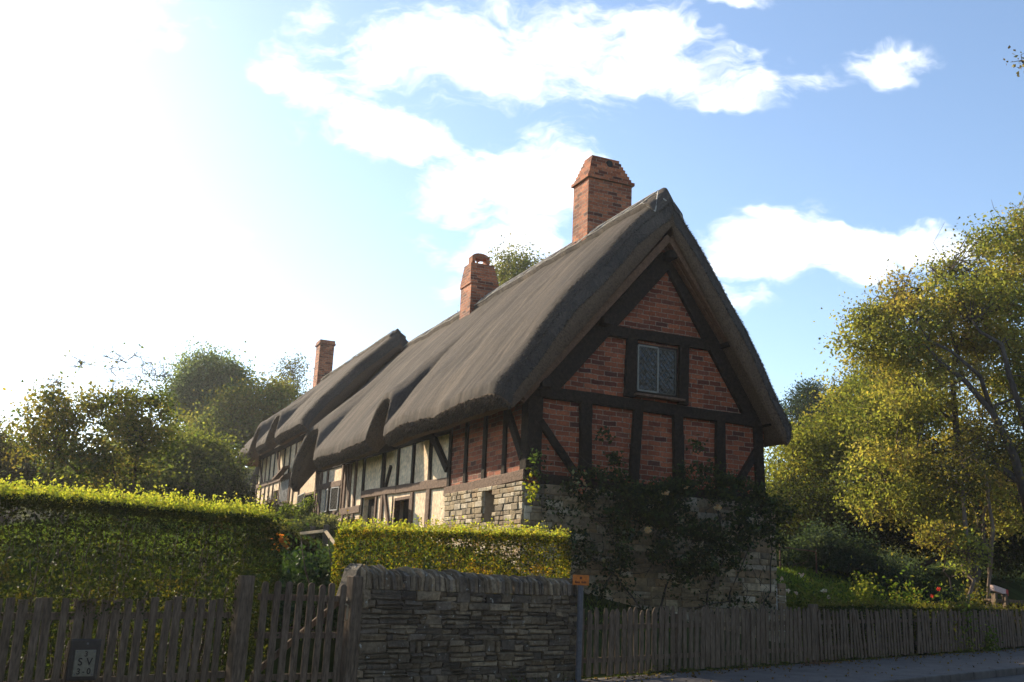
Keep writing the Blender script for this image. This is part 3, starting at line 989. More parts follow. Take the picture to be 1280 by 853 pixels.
# stone plinth --------------------------------------------------------
def stones(mb, org, ex, ez, en, w, h, rowh=(0.09, 0.16), lenr=(0.18, 0.5), proud=0.03, pal=((0.3, 0.26, 0.2),), gap=0.012, skip=None, seed=3, jit=0.006, split=0.25):
    rg = random.Random(seed)
    org, ex, ez, en = Vector(org), Vector(ex), Vector(ez), Vector(en)
    z = 0.0
    while z < h - 0.02:
        rh = min(rg.uniform(*rowh), h - z)
        if h - z - rh < 0.05:
            rh = h - z
        x = -rg.uniform(0, 0.1)
        while x < w - 0.01:
            l = rg.uniform(*lenr)
            if rg.random() < 0.2: l *= 0.55
            x0, x1 = max(x, 0), min(x + l, w)
            if w - x1 < 0.08: x1 = w
            x = x1 if x1 == w else x + l
            if x1 - x0 < 0.04: continue
            if skip and skip((x0 + x1) / 2, z + rh / 2): continue
            parts = [(z, z + rh)]
            if rh > (0.13 if split < 0.3 else 0.085) and rg.random() < split:
                k = z + rh * rg.uniform(0.4, 0.6); parts = [(z, k), (k, z + rh)]
            for za, zb in parts:
                g = gap * rg.uniform(0.4, 1.1) / 2
                a0, a1, b0, b1 = x0 + g, x1 - g, za + g, zb - g
                if a1 - a0 < 0.015 or b1 - b0 < 0.015: continue
                pr = proud * rg.uniform(0.25, 1.0)
                ins = min(0.013, (b1 - b0) * 0.22)
                J = lambda: rg.uniform(-jit, jit)
                cs = [(a0, b0), (a1, b0), (a1, b1), (a0, b1)]
                cs = [(p + J(), q + J()) for p, q in cs]
                cx, cz = (a0 + a1) / 2, (b0 + b1) / 2
                inn = [(p + (ins if p < cx else -ins), q + (ins if q < cz else -ins)) for p, q in cs]
                vs = [org + ex * p + ez * q - en * 0.03 for p, q in cs] + [org + ex * p + ez * q + en * (pr - ins * 0.6) for p, q in cs] + \
                     [org + ex * p + ez * q + en * (pr + J()) for p, q in inn]
                fs = []
                for k in range(4):
                    k2 = (k + 1) % 4
                    fs += [(k, k2, 4 + k2, 4 + k), (4 + k, 4 + k2, 8 + k2, 8 + k)]
                fs.append((8, 9, 10, 11))
                c = rg.choice(pal); f = rg.uniform(0.72, 1.25)
                mb.add(vs, fs, 0, tuple(min(1, q * f) for q in c))
        z += rh


PAL_L = [(0.36, 0.275, 0.165), (0.44, 0.35, 0.225), (0.27, 0.21, 0.135), (0.50, 0.42, 0.30), (0.33, 0.23, 0.13)]
mb = MB()
stones(mb, (-0.05, -0.07, 0.55), (1, 0, 0), (0, 0, 1), (0, -1, 0), 5.66, 2.72, pal=PAL_L, seed=5)
slot = (1.28, 1.84, 2.58, 3.24)
stones(mb, (-0.07, -0.05, 1.2), (0, 1, 0), (0, 0, 1), (-1, 0, 0), 4.1, 2.1, rowh=(0.08, 0.13), lenr=(0.16, 0.42), pal=PAL_L, seed=6, proud=0.035,
       skip=lambda x, z: slot[0] - 0.05 < x - 0.05 < slot[1] + 0.05 and z + 1.2 > slot[2] and z + 1.2 < 3.26)
mb2 = MB()
mb2.box((2.78, 0.06, 1.9), (5.62, 0.22, 2.66))
wall_poly(rect(-0.04, 4.05, 1.15, 3.25), [rect(*slot)], lambda v, z: (-0.045, v, z), 0.45, (1, 0, 0), 0, mb2)
pl = mb.build('stone_plinth', MT['stone'], cot, house=True, col=True)
mb2.build('mortar_bed', MT['mortar_light'], pl, house=True)
# footing stones at the right foot of the gable
mb = MB()
stones(mb, (5.60, -0.12, 0.55), (0.19, 0, 0), (0, 0, 1), (0, -1, 0), 1.0, 1.15, lenr=(0.9, 1.0), pal=PAL_L, seed=8)
mb.box((5.69, 0.1, 1.1), (0.2, 0.4, 1.1))
mb.build('footing', MT['stone'], cot, house=True, col=True)


# timbers --------------------------------------------------------------
def gable_bar(name, p0, p1, w, t=0.10, out=-0.03, mat='oak', jit=0.06, n=7, taper=1.0):
    mb = MB()
    mb.beam((p0[0], out + t / 2 - 0.03, p0[1]), (p1[0], out + t / 2 - 0.03, p1[1]), w, t, (0, 1, 0), n, jit, 0, taper)
    return mb.build(name, MT[mat], cot, house=True, bevel=0.014)


def side_bar(name, p0, p1, w, t=0.10, out=0.012, mat='oak_brown', jit=0.07, n=5, taper=1.0):
    mb = MB()
    mb.beam((out + t / 2 - 0.02, p0[0], p0[1]), (out + t / 2 - 0.02, p1[0], p1[1]), w, t, (1, 0, 0), n, jit, 0, taper)
    return mb.build(name, MT[mat], cot, house=True, bevel=0.012)


mb = MB(); mb.box((0.12, 0.12, 4.15), (0.31, 0.31, 1.5)); mb.build('corner_post', MT['oak'], cot, house=True, bevel=0.02)
mb = MB(); mb.beam((5.30, 0.1, 3.4), (5.24, 0.1, 4.95), 0.22, 0.28, (0, 1, 0), 4, 0.04); mb.build('corner_post', MT['oak'], cot, house=True, bevel=0.02)
gable_bar('sill', (0.27, 3.36), (5.2, 3.34), 0.2, 0.16)
gable_bar('tie_beam', (0.0, 5.0), (5.35, 4.95), 0.23, 0.16, n=8)
gable_bar('post', (1.21, 3.46), (1.19, 4.9), 0.25); gable_bar('post', (2.27, 3.46), (2.35, 4.93), 0.21)
gable_bar('post', (3.31, 3.45), (3.27, 4.9), 0.23); gable_bar('post', (4.31, 3.45), (4.29, 4.88), 0.22)
gable_bar('brace', (0.22, 4.45), (1.03, 3.50), 0.14, out=-0.022); gable_bar('brace', (5.22, 4.36), (4.58, 3.42), 0.15, out=-0.022)
gable_bar('collar', (1.5, 6.40), (4.36, 6.43), 0.22, 0.16, n=7)
gable_bar('stud', (2.15, 5.12), (2.18, 6.3), 0.23); gable_bar('stud', (3.39, 5.1), (3.41, 6.32), 0.23)
gable_bar('rafter', (0.36, 5.08), (2.98, 8.12), 0.36, 0.14, out=-0.04, n=8, jit=0.02)
gable_bar('rafter', (5.12, 5.0), (2.98, 8.2), 0.36, 0.14, out=-0.034, n=8, jit=0.02)
for u_, z_ in ((1.46, 6.52), (4.36, 6.46), (2.95, 8.13), (0.2, 5.12), (5.42, 4.93)):
    mb = MB(); mb.box((u_, -0.16, z_), (0.19, 0.34, 0.17)); mb.build('purlin_end', MT['oak'], cot, house=True, bevel=0.02)
# barge timbers under the verge
for p0, p1 in (((-0.30, 4.80), (2.84, 8.47)), ((5.68, 4.72), (2.86, 8.47))):
    mb = MB()
    d_ = Vector((p1[0] - p0[0], 0, p1[1] - p0[1])).normalized()
    mb.beam((p0[0], -0.27, p0[1]), (p1[0], -0.27, p1[1]), 0.15, 0.14, (0, 1, 0), 8, 0.03)
    mb.beam((p0[0] + 0.06, -0.13, p0[1] - 0.07), (p1[0], -0.13, p1[1] - 0.09), 0.09, 0.12, (0, 1, 0), 8, 0.03)
    mb.build('bargeboard', MT['barge'], cot, house=True, bevel=0.008)

for v_, w_ in ((1.1, 0.17), (2.12, 0.18), (3.15, 0.16), (4.12, 0.17)):
    side_bar('post', (v_, 3.3 if v_ < 4 else 2.9), (v_ + 0.02, 4.95), w_, mat='oak')
side_bar('brace', (0.2, 3.75), (1.0, 4.75), 0.16, mat='oak', out=-0.03)
side_bar('sill', (0.0, 3.42), (4.2, 3.35), 0.2, 0.16, n=6, out=-0.05)
side_bar('rail', (4.18, 3.58), (7.9, 3.64), 0.2, n=5); side_bar('rail', (7.9, 3.64), (11.15, 3.7), 0.2, n=5, out=0.008)
for v_, z0, z1, w_, mt in ((5.46, 3.68, 4.95, 0.17, 'oak'), (5.42, 1.0, 3.52, 0.26, 'oak_brown'), (6.62, 1.0, 3.5, 0.22, 'oak_brown'), (6.72, 3.7, 4.95, 0.16, 'oak'), (7.93, 3.7, 4.95, 0.14, 'oak'),
                       (9.2, 3.75, 4.95, 0.28, 'oak'), (9.1, 1.0, 3.6, 0.2, 'oak_brown'), (11.05, 1.0, 3.6, 0.16, 'oak'), (11.1, 3.75, 4.95, 0.18, 'oak'), (9.64, 1.0, 3.58, 0.13, 'oak_brown'),
                       (11.95, 1.5, 5.0, 0.18, 'oak_brown'), (12.55, 3.4, 5.0, 0.16, 'oak_brown'), (13.1, 1.8, 5.0, 0.2, 'oak_brown'), (13.45, 3.3, 5.0, 0.16, 'oak_brown'), (15.35, 3.0, 5.0, 0.18, 'oak_brown'),
                       (16.2, 1.8, 5.0, 0.2, 'oak_brown'), (16.9, 3.1, 5.0, 0.2, 'oak_brown')):
    side_bar('post', (v_, z0), (v_ + 0.04, z1), w_, mat=mt, out=0.022)
side_bar('brace', (8.95, 3.65), (8.1, 2.3), 0.15); side_bar('brace', (5.35, 4.75), (4.2, 3.85), 0.17, mat='oak', out=-0.03); side_bar('brace', (8.9, 3.75), (8.55, 4.3), 0.12, mat='oak')
side_bar('brace', (12.9, 4.7), (12.3, 2.6), 0.15)
side_bar('rail', (13.5, 4.2), (17.0, 4.25), 0.18); side_bar('rail', (11.2, 3.3), (13.4, 3.3), 0.2); side_bar('rail', (13.5, 3.25), (15.3, 3.27), 0.14)
side_bar('eave_plate', (4.1, 4.78), (17.0, 4.85), 0.2, 0.12, mat='oak', n=10)
# far, taller half
side_bar('rail', (17.0, 5.02), (28.3, 5.02), 0.2, n=8); side_bar('eave_plate', (17.0, 6.28), (28.3, 6.28), 0.2, mat='oak', n=8)
for k, v_ in enumerate((17.4, 18.5, 19.6, 20.7, 21.7, 22.7, 23.7, 24.7, 25.6, 26.5, 27.4, 28.25)):
    side_bar('stud', (v_, 5.1), (v_ + 0.03, 6.25), 0.12, mat='oak' if k % 3 else 'oak_brown', out=0.03)
for v_ in (16.6, 19.6, 20.6, 21.2, 23.2, 24.55, 25.4, 26.3, 27.2, 28.25):
    side_bar('stud', (v_, 2.6), (v_ + 0.02, 4.95), 0.13, out=0.03)
side_bar('brace', (19.3, 6.2), (20.4, 5.1), 0.15); side_bar('brace', (24.3, 6.2), (23.3, 5.1), 0.15); side_bar('brace', (28.1, 6.1), (27.0, 5.1), 0.15)


# windows --------------------------------------------------------------
def leaded(name, parent, org, ex, ez, w, h, n_ac, n_up, nrm, frame=0.03, fmat='iron_frame', glass=True):
    """a diamond leaded light in an iron frame: panes, cames and frame as one casement"""
    org, ex, ez, nrm = Vector(org), Vector(ex), Vector(ez), Vector(nrm)
    mb = MB()
    mb.add([org, org + ex * w, org + ex * w + ez * h, org + ez * h], [(0, 1, 2, 3)], 0)
    def bar(a, b, wd, t, m):
        pa = org + ex * a[0] + ez * a[1] + nrm * 0.008; pb = org + ex * b[0] + ez * b[1] + nrm * 0.008
        mb.beam(pa, pb, wd, t, nrm, 1, 0, m)
    dxs = w / n_ac; dzs = h / n_up
    k = dzs / dxs
    for i in range(-n_up, n_ac + n_up + 1):
        for sg in (1, -1):
            # line x = i*dxs + sg*z/k
            pts = []
            for z in (0.0, h):
                pts.append((i * dxs + sg * z / k, z))
            (xa, za), (xb, zb_) = pts
            t0, t1 = 0.0, 1.0
            d = xb - xa
            lo, hi = (0 - xa) / d, (w - xa) / d
            if lo > hi: lo, hi = hi, lo
            t0, t1 = max(0, lo), min(1, hi)
            if t1 - t0 > 0.02:
                bar((xa + d * t0, za + (zb_ - za) * t0), (xa + d * t1, za + (zb_ - za) * t1), 0.013, 0.012 if sg > 0 else 0.009, 1)
    for a, b in (((0, 0), (w, 0)), ((0, h), (w, h)), ((0, 0), (0, h)), ((w, 0), (w, h))):
        bar(a, b, frame, 0.03 if a[0] == b[0] else 0.026, 2)
    return mb.build(name, [MT['glass'], MT['lead'], MT[fmat]], parent, house=True)


mb = MB()
u0, u1, z0, z1 = GW
for a, b in (((u0 + 0.02, z0), (u0 + 0.02, z1)), ((u1 - 0.02, z0), (u1 - 0.02, z1)), ((2.775, z0), (2.775, z1))):
    mb.beam((a[0], 0.06, a[1]), (b[0], 0.06, b[1]), 0.05, 0.1, (0, 1, 0), 1)
for z_ in (z0 + 0.02, z1 - 0.02):
    mb.beam((u0, 0.063, z_), (u1, 0.063, z_), 0.05, 0.1, (0, 1, 0), 1)
win = mb.build('window', MT['oak'], cot, house=True)
leaded('casement', win, (u0 + 0.045, 0.0, z0 + 0.045), (1, 0, 0), (0, 0, 1), 0.46, 0.91, 4, 7, (0, -1, 0), 0.035)
leaded('fixed_light', win, (2.80, 0.03, z0 + 0.045), (1, 0, 0), (0, 0, 1), 0.43, 0.91, 4, 7, (0, -1, 0), 0.02, 'lead')
mb = MB(); mb.box((2.79, -0.08, 5.17), (1.12, 0.2, 0.05)); mb.build('window_sill', MT['oak_brown'], win, house=True, bevel=0.01)


def side_window(h, leaves):
    mb = MB()
    v0, v1, z0, z1 = h
    for a, b in (((v0 + 0.03, z0), (v0 + 0.03, z1)), ((v1 - 0.03, z0), (v1 - 0.03, z1))):
        mb.beam((0.08, a[0], a[1]), (0.08, b[0], b[1]), 0.07, 0.14, (1, 0, 0), 1)
    for z_ in (z0 + 0.03, z1 - 0.03):
        mb.beam((0.083, v0, z_), (0.083, v1, z_), 0.07, 0.14, (1, 0, 0), 1)
    w = mb.build('window', MT['oak_brown'], cot, house=True)
    for hv, ang, wd, dirn, fm in leaves:      # hinge v, opening angle, width
        a = rad(ang)
        ex = (-math.sin(a), dirn * math.cos(a), 0)
        nrm = (-math.cos(a) , -dirn * math.sin(a), 0)
        leaded('casement', w, (-0.02, hv, z0 + 0.03), ex, (0, 0, 1), wd, z1 - z0 - 0.06, 5, 7, nrm, 0.03, fm)
    return w


side_window(HOLES[0], [(7.98, 18, 1.0, -1, 'lead')])
side_window(HOLES[2], [(15.2, 8, 0.55, -1, 'white_frame'), (13.6, 8, 0.6, 1, 'white_frame')])
side_window(HOLES[3], [(19.35, 5, 1.75, -1, 'white_frame')])
w4 = side_window(HOLES[4], [])
mb = MB()
for k in range(6):
    v_ = 21.5 + k * 0.27
    mb.beam((0.02, v_, 4.08), (0.02, v_, 4.88), 0.045, 0.045, (1, 0, 0), 1)
mb.build('mullion', MT['white_frame'], w4, house=True)
# little swept hood over that window
mb = MB()
pts = [(-0.05, 23.1, 4.98), (-0.32, 23.1, 4.92), (-0.35, 22.3, 4.99), (-0.32, 21.2, 5.22), (-0.05, 21.2, 5.32), (-0.05, 22.3, 5.1)]
mb.add(pts + [(p[0], p[1], p[2] + 0.07) for p in pts], [(0, 1, 2, 5), (5, 2, 3, 4), (6, 11, 8, 7), (11, 10, 9, 8), (1, 0, 6, 7), (2, 1, 7, 8), (3, 2, 8, 9), (4, 3, 9, 10)])
mb.build('window_hood', MT['oak_brown'], cot, house=True)
# doors stand open: leaf seen inside the dark opening
for h in (HOLES[1], HOLES[5]):
    mb = MB(); mb.box((0.2, (h[0] + h[1]) / 2 + 0.25, (h[2] + h[3]) / 2), (0.05, (h[1] - h[0]) * 0.55, h[3] - h[2] - 0.05)); mb.build('door', MT['oak'], cot, house=True, bevel=0.01)


# chimneys ----------------------------------------------------------------
def stack(shaft, courses, label):
    mb = MB()
    u0, u1, v0, v1, z0, z1 = shaft
    mb.box(((u0 + u1) / 2, (v0 + v1) / 2, (z0 + z1) / 2), (u1 - u0, v1 - v0, z1 - z0))
    ch = mb.build('chimney', MT['chimney'], cot, house=True, bevel=0.012)
    ch['label'] = label
    mb = MB()
    z = z1
    for (a, b, c, d, hh) in courses:
        mb.box(((a + b) / 2, (c + d) / 2, z + hh / 2), (b - a, d - c, hh - 0.003)); z += hh
    cap = mb.build('chimney_cap', MT['chimney'], ch, house=True, bevel=0.01)
    return ch, z


cs = [(2.55, 3.83, 2.75, 3.63, 0.085)]
for k in range(7):
    q = 0.03 + 0.037 * k
    cs.append((2.58 + q * 0.75, 3.80 - q * 1.1, 2.78 + q * 0.8, 3.60 - q * 0.8, 0.085))
ch, zt = stack((2.60, 3.78, 2.8, 3.58, 8.6, 10.88), cs, 'largest brick chimney, nearest the road gable, with stepped top')
mb = MB()
mb.tube([(3.22, 2.92, 11.40), (3.22, 3.2, 11.40)], 0.09, 12); mb.build('flue_shade_plug', MT['dark'], ch, house=True)  # solid dark plug that paints the shaded flue hole
cs = [(2.29, 3.18, 9.37, 10.28, 0.085)]
for k in range(7):
    q = 0.02 + 0.02 * k
    cs.append((2.28 + q * 0.35, 3.19 - q * 0.8, 9.38 + q * 1.1, 10.27 - q * 1.1, 0.085))
ch, zt = stack((2.32, 3.15, 9.4, 10.25, 8.6, 9.92), cs, 'middle brick chimney with an arched opening at its top')
mb = MB()
for u_ in (2.46, 2.92):
    mb.box((u_, 9.82, zt + 0.13), (0.10, 0.3, 0.26))
arc = [(0.23 * math.cos(t) * 1.25 + 2.69, 0.15 * math.sin(t) + zt + 0.22) for t in np.linspace(0, math.pi, 11)]
low = [(2.69 - 0.2, zt + 0.21), (2.62, zt + 0.2), (2.69, zt + 0.14), (2.76, zt + 0.2), (2.69 + 0.2, zt + 0.21)]
mb.poly_prism(arc + low, (0, 9.69, 0), (1, 0, 0), (0, 0, 1), (0, 1, 0), 0.26)
mb.build('chimney_arch', MT['chimney'], ch, house=True)
stack((1.95, 2.6, 26.9, 27.7, 8.4, 11.5), [(1.9, 2.65, 26.85, 27.75, 0.09), (1.93, 2.62, 26.88, 27.72, 0.12)], 'slim plain brick chimney on the far roof')

# ------------------------------------------------------------------ along the road
ES3 = Vector((ES[0], ES[1], 0)); EN3 = Vector((EN[0], EN[1], 0)); UP = Vector((0, 0, 1))

# dry stone wall -----------------------------------------------------------
w_s0, w_s1 = -4.10, -0.33
wl = empty('stone_wall', fp(-2.1, 0.2, zroad(-2)), FRONT_ANG, label='low grey dry stone wall with upright coping stones beside the garden gate', cat='wall')
WL = w_s1 - w_s0
WH = 1.28
PAL_D = [(0.18, 0.135, 0.085), (0.22, 0.165, 0.105), (0.135, 0.104, 0.07), (0.28, 0.21, 0.13), (0.185, 0.135, 0.082), (0.11, 0.087, 0.064), (0.16, 0.125, 0.09)]
mb = MB()
o0 = Vector(fp(w_s0, 0.0, 0.05))
stones(mb, o0, ES3, UP, -EN3, WL, WH, rowh=(0.045, 0.15), lenr=(0.08, 0.46), proud=0.045, pal=PAL_D, gap=0.018, seed=11, jit=0.014, split=0.6)
stones(mb, Vector(fp(w_s0, 0.0, 0.05)), EN3, UP, -ES3, 0.42, WH, rowh=(0.06, 0.12), lenr=(0.12, 0.3), proud=0.03, pal=PAL_D, gap=0.02, seed=12)
stones(mb, Vector(fp(w_s1, 0.0, 0.05)), EN3, UP, ES3, 0.42, WH, rowh=(0.06, 0.12), lenr=(0.12, 0.3), proud=0.03, pal=PAL_D, gap=0.02, seed=13)
mb.build('stonework', MT['drystone'], wl, col=True)
mb = MB()
mb.box(Vector(fp((w_s0 + w_s1) / 2, 0.22, 0.05 + WH / 2)), (WL - 0.03, 0.40, WH - 0.02), 0, (ES3, EN3, UP))
mb.build('core', MT['mortar'], wl)
mb = MB()
rg = random.Random(21)
s = w_s0 + 0.0
while s < w_s1 - 0.02:
    t = rg.uniform(0.024, 0.066)
    hh = rg.uniform(0.22, 0.295) - 0.02 * (s - w_s0) / WL
    lean = rg.uniform(-0.2, 0.14) - 0.05
    ax_s = (ES3 + UP * 0.0).normalized()
    up = (UP + ES3 * lean).normalized()
    dep = rg.uniform(0.40, 0.47)
    c = rg.choice(PAL_D); f = rg.uniform(0.9, 1.55)
    org = Vector(fp(s, -0.035 + rg.uniform(-0.02, 0.02), 0.05 + WH))
    # an upright flat stone with a rounded, chipped head
    prof = [(0, 0), (dep, 0), (dep, hh * 0.72), (dep * 0.8, hh * rg.uniform(0.9, 1.0)), (dep * 0.5, hh * rg.uniform(0.95, 1.05)), (dep * 0.18, hh * rg.uniform(0.88, 0.98)), (0.0, hh * rg.uniform(0.66, 0.78))]
    a = [org + EN3 * p[0] + up * p[1] for p in prof]
    b = [q + ES3 * (t - 0.006) + Vector((0, 0, rg.uniform(-0.008, 0.008))) for q in a]
    n = len(prof)
    mb.add(a + b, [tuple(range(n))[::-1], tuple(range(n, 2 * n))] + [(i, (i + 1) % n, n + (i + 1) % n, n + i) for i in range(n)], 0, tuple(q * f for q in c))
    s += t
mb.build('coping', MT['drystone'], wl, col=True, bevel=0.005)
# the sloping stone at the gate end
mb = MB()
mb.poly_prism([(-0.16, 1.12), (0.02, 1.12), (0.02, 1.58), (-0.05, 1.50)], Vector(fp(w_s0, 0.05, 0.05)), ES3, UP, EN3, 0.3)
mb.c = [(0.1, 0.085, 0.065)] * len(mb.v)
mb.build('end_stone', MT['drystone'], wl, col=True, bevel=0.01)


# fences -----------------------------------------------------------------------
def picket(mb, s, d, z0, h, w, t, lean, head, rg):
    org = Vector(fp(s, d, z0))
    ex = (ES3).normalized()
    ey = (UP + ES3 * lean + EN3 * rg.uniform(-0.015, 0.015))
    hw = w / 2
    if head == 'round':
        top = [(hw * math.cos(a), h - hw * 0.9 + hw * 0.9 * math.sin(a)) for a in np.linspace(0, math.pi, 7)]
    elif head == 'point':
        k = rg.uniform(-0.25, 0.25)
        top = [(hw, h - w * 0.8), (hw * (0.45 + k), h - w * 0.1), (hw * k, h), (hw * (-0.5 + k), h - w * 0.12), (-hw, h - w * 0.75)]
    else:
        top = [(hw, h), (-hw, h + rg.uniform(-0.01, 0.01))]
    o = rg.uniform(-0.004, 0.004)
    outl = [(-hw * rg.uniform(0.9, 1.1), 0), (hw * rg.uniform(0.9, 1.1), 0), (hw + o, h * 0.5)] + top + [(-hw + o, h * 0.5)]
    mb.poly_prism(outl, org, ex, ey, EN3, t)


def fence(label, s0, s1, pitch, w, h, d, lean0, head, rails, seed, zoff=0.04, posts=(), hvar=0.02, tint='fence', group='picket fence runs along the pavement', lv=0.02):
    rg = random.Random(seed)
    root = empty('picket_fence', fp((s0 + s1) / 2, d, zroad((s0 + s1) / 2)), FRONT_ANG, label=label, cat='fence', group=group)
    s = s0
    while s < s1:
        mb = MB()
        picket(mb, s, d, zroad(s) + zoff * rg.uniform(0.5, 1.5), h - zoff + rg.uniform(-hvar, hvar), w * rg.uniform(0.82, 1.15), 0.02, lean0 + rg.gauss(0, lv), head, rg)
        mb.build('picket', MT[tint], root)
        s += pitch * rg.uniform(0.9, 1.1)
    for zr_ in rails:
        mb = MB(); mb.beam(fp(s0 - 0.05, d + 0.045, zroad(s0) + zr_), fp(s1 + 0.02, d + 0.045, zroad(s1) + zr_), 0.07, 0.045, EN3, 6, 0.03); mb.build('rail', MT[tint], root)
    for ps, ph, pw in posts:
        mb = MB(); mb.box(fp(ps, d + 0.1, zroad(ps) + ph / 2 - 0.1), (pw, pw, ph + 0.2), 0, (ES3, EN3, UP)); mb.build('post', MT[tint], root, bevel=0.01)
    return root


fence('grey wooden picket fence under the tall clipped hedge left of the gate', -9.6, -5.78, 0.128, 0.083, 1.10, 0.05, 0.0, 'flat', (0.3, 0.93), 31, posts=((-9.0, 1.1, 0.1), (-7.4, 1.1, 0.1)))
fence('close-set pointed picket fence in front of the brick gable and climbing rose', -0.04, 6.1, 0.148, 0.105, 1.0, 0.0, 0.0, 'point', (0.25, 0.72), 32, posts=((-0.14, 0.98, 0.09), (2.1, 0.9, 0.09), (4.1, 0.9, 0.09)), hvar=0.03, lv=0.012)
fence('leaning narrow paling fence with a clipped hedge on it, right of the gable', 6.32, 9.9, 0.125, 0.075, 0.95, 0.0, -0.05, 'point', (0.25, 0.72), 33, posts=((6.2, 1.05, 0.14), (9.95, 0.95, 0.12)), lv=0.04)
fence('far run of dark palings where the pavement leaves the picture', 10.15, 22.0, 0.14, 0.09, 0.92, 0.0, -0.02, 'point', (0.25, 0.72), 34, posts=((12.0, 0.9, 0.1), (15.2, 0.9, 0.1)), lv=0.05)

# gate -------------------------------------------------------------------------
g0, g1 = -5.44, -4.28
gate = empty('garden_gate', fp((g0 + g1) / 2, 0.05, zroad(-5)), FRONT_ANG, label='grey wooden picket gate with rounded pales and a diagonal brace', cat='gate')
rg = random.Random(5)
npk = 8
for k in range(npk):
    mb = MB()
    s = g0 + 0.06 + (g1 - g0 - 0.12) * k / (npk - 1)
    picket(mb, s, 0.04, 0.13 + 0.0 * k, 1.24 + rg.uniform(-0.015, 0.015), 0.085, 0.022, 0.0, 'round', rg)
    mb.build('pale', MT['fence'], gate, bevel=0.004)
for z_ in (0.32, 0.78, 1.2):
    mb = MB(); mb.beam(fp(g0, 0.085, z_), fp(g1, 0.085, z_), 0.07, 0.04, EN3, 3, 0.02); mb.build('rail', MT['fence'], gate, bevel=0.006)
mb = MB(); mb.beam(fp(g0 + 0.05, 0.128, 0.35), fp(g1 - 0.05, 0.128, 1.17), 0.07, 0.035, EN3, 3, 0.02); mb.build('brace', MT['fence'], gate, bevel=0.006)
mb = MB(); mb.tube([fp(g1 - 0.02, 0.02, 0.95), fp(g1 - 0.02, -0.02, 0.97), fp(g1 - 0.02, -0.02, 1.13), fp(g1 - 0.02, 0.03, 1.14)], 0.012, 6); mb.build('latch', MT['pale_wood'], gate)
for s, w_, h_, lab in ((-5.64, 0.17, 1.36, 'broad grey gatepost on the hinge side, against the tall hedge'), (-4.16, 0.17, 1.38, 'broad grey gatepost on the latch side, against the stone wall')):
    mb = MB()
    mb.box(fp(s, 0.06, zroad(s) + h_ / 2 - 0.15), (w_, 0.15, h_ + 0.3), 0, (ES3, EN3, UP))
    tag(mb.build('gatepost', MT['fence'], bevel=0.012), lab, 'gatepost', 'posts of the garden gate')


# lettering ------------------------------------------------------------------
def text_mesh(txt, size, org, ex, ey, nrm, mat, name, parent, depth=0.002):
    cu = bpy.data.curves.new('lettering', 'FONT')
    cu.body = txt; cu.size = size; cu.align_x = 'CENTER'; cu.align_y = 'CENTER'; cu.extrude = depth
    cu.offset = 0.0012
    to = bpy.data.objects.new('lettering', cu)
    COL.objects.link(to)
    dg = bpy.context.evaluated_depsgraph_get()
    me = bpy.data.meshes.new_from_object(to.evaluated_get(dg))
    bpy.data.objects.remove(to)
    ex, ey, nrm, org = Vector(ex), Vector(ey), Vector(nrm), Vector(org)
    mw = Matrix(((ex.x, ey.x, nrm.x, org.x), (ex.y, ey.y, nrm.y, org.y), (ex.z, ey.z, nrm.z, org.z), (0, 0, 0, 1)))
    me.transform(mw)
    me.materials.clear(); me.materials.append(MT[mat])
    o = bpy.data.objects.new(name, me)
    COL.objects.link(o)
    attach(o, parent)
    return o


# orange marker sign on its post
SPS = (-0.387,0.725)[0]
sp = empty('sign_post', fp(SPS, -0.12, zroad(0)), FRONT_ANG, label='grey metal post with a small orange sign, at the end of the stone wall', cat='sign post')
zb = zroad(0)
p_ = fp(SPS, -0.12, 0)
mb = MB(); mb.tube([(p_[0], p_[1], zb - 0.05), (p_[0], p_[1], 1.50)], 0.042, 14); mb.build('post', MT['steel'], sp, smooth_=False)
face = Vector((-p_[0], -p_[1], 0)).normalized()      # turned to the road
fx = Vector((-face.y, face.x, 0))
mb = MB(); c_ = Vector((p_[0], p_[1], 1.56)) + face * 0.055
mb.box(c_, (0.235, 0.012, 0.145), 0, (fx, face, UP)); mb.build('sign_plate', MT['orange'], sp, bevel=0.004)
mb = MB()
mb.tube([c_ + face * 0.0065 + UP * 0.03, c_ + face * 0.009 + UP * 0.03], 0.018, 12)
# lettering too small to make out in the photograph: a row of dark strokes, one word and then another
x_ = -0.083
for k, (w_, h_) in enumerate(((0.017, 0.032), (0.013, 0.022), (0.015, 0.022), (0.013, 0.022), (0.012, 0.022), (-0.022, 0), (0.017, 0.032), (0.012, 0.022), (0.012, 0.022), (0.017, 0.03), (0.012, 0.024))):
    if w_ < 0:
        x_ -= w_; continue
    mb.box(c_ + face * 0.0075 + fx * (x_ + w_ / 2) + UP * (-0.045 + h_ / 2), (w_ * 0.78, 0.003, h_), 0, (fx, face, UP)); x_ += w_
mb.build('lettering', MT['darkred'], sp)

# stop valve plate on the left fence
SVs, SVz = (-7.323,0.523)
sv = empty('marker_plate', fp(SVs, 0.03, SVz - 0.2), FRONT_ANG, label='cream SV plate in a dark holder, fixed to the left picket fence', cat='sign')
mb = MB(); mb.box(fp(SVs, 0.015, SVz + 0.03), (0.30, 0.035, 0.40), 0, (ES3, EN3, UP)); mb.build('holder', MT['iron'], sv, bevel=0.03)
mb = MB(); mb.box(fp(SVs, -0.008, SVz), (0.205, 0.012, 0.25), 0, (ES3, EN3, UP)); mb.build('plate', MT['enamel'], sv, bevel=0.004)
for txt, dx_, dz_, sz in (('3', 0.005, 0.085, 0.07), ('S', -0.045, 0.01, 0.10), ('V', 0.045, 0.01, 0.10), ('3', -0.05, -0.08, 0.08), ('-', 0.0, -0.08, 0.07), ('0', 0.05, -0.08, 0.08)):
    text_mesh(txt, sz, fp(SVs + dx_, -0.0155, SVz + dz_), ES3, UP, -EN3, 'black', 'lettering', sv)
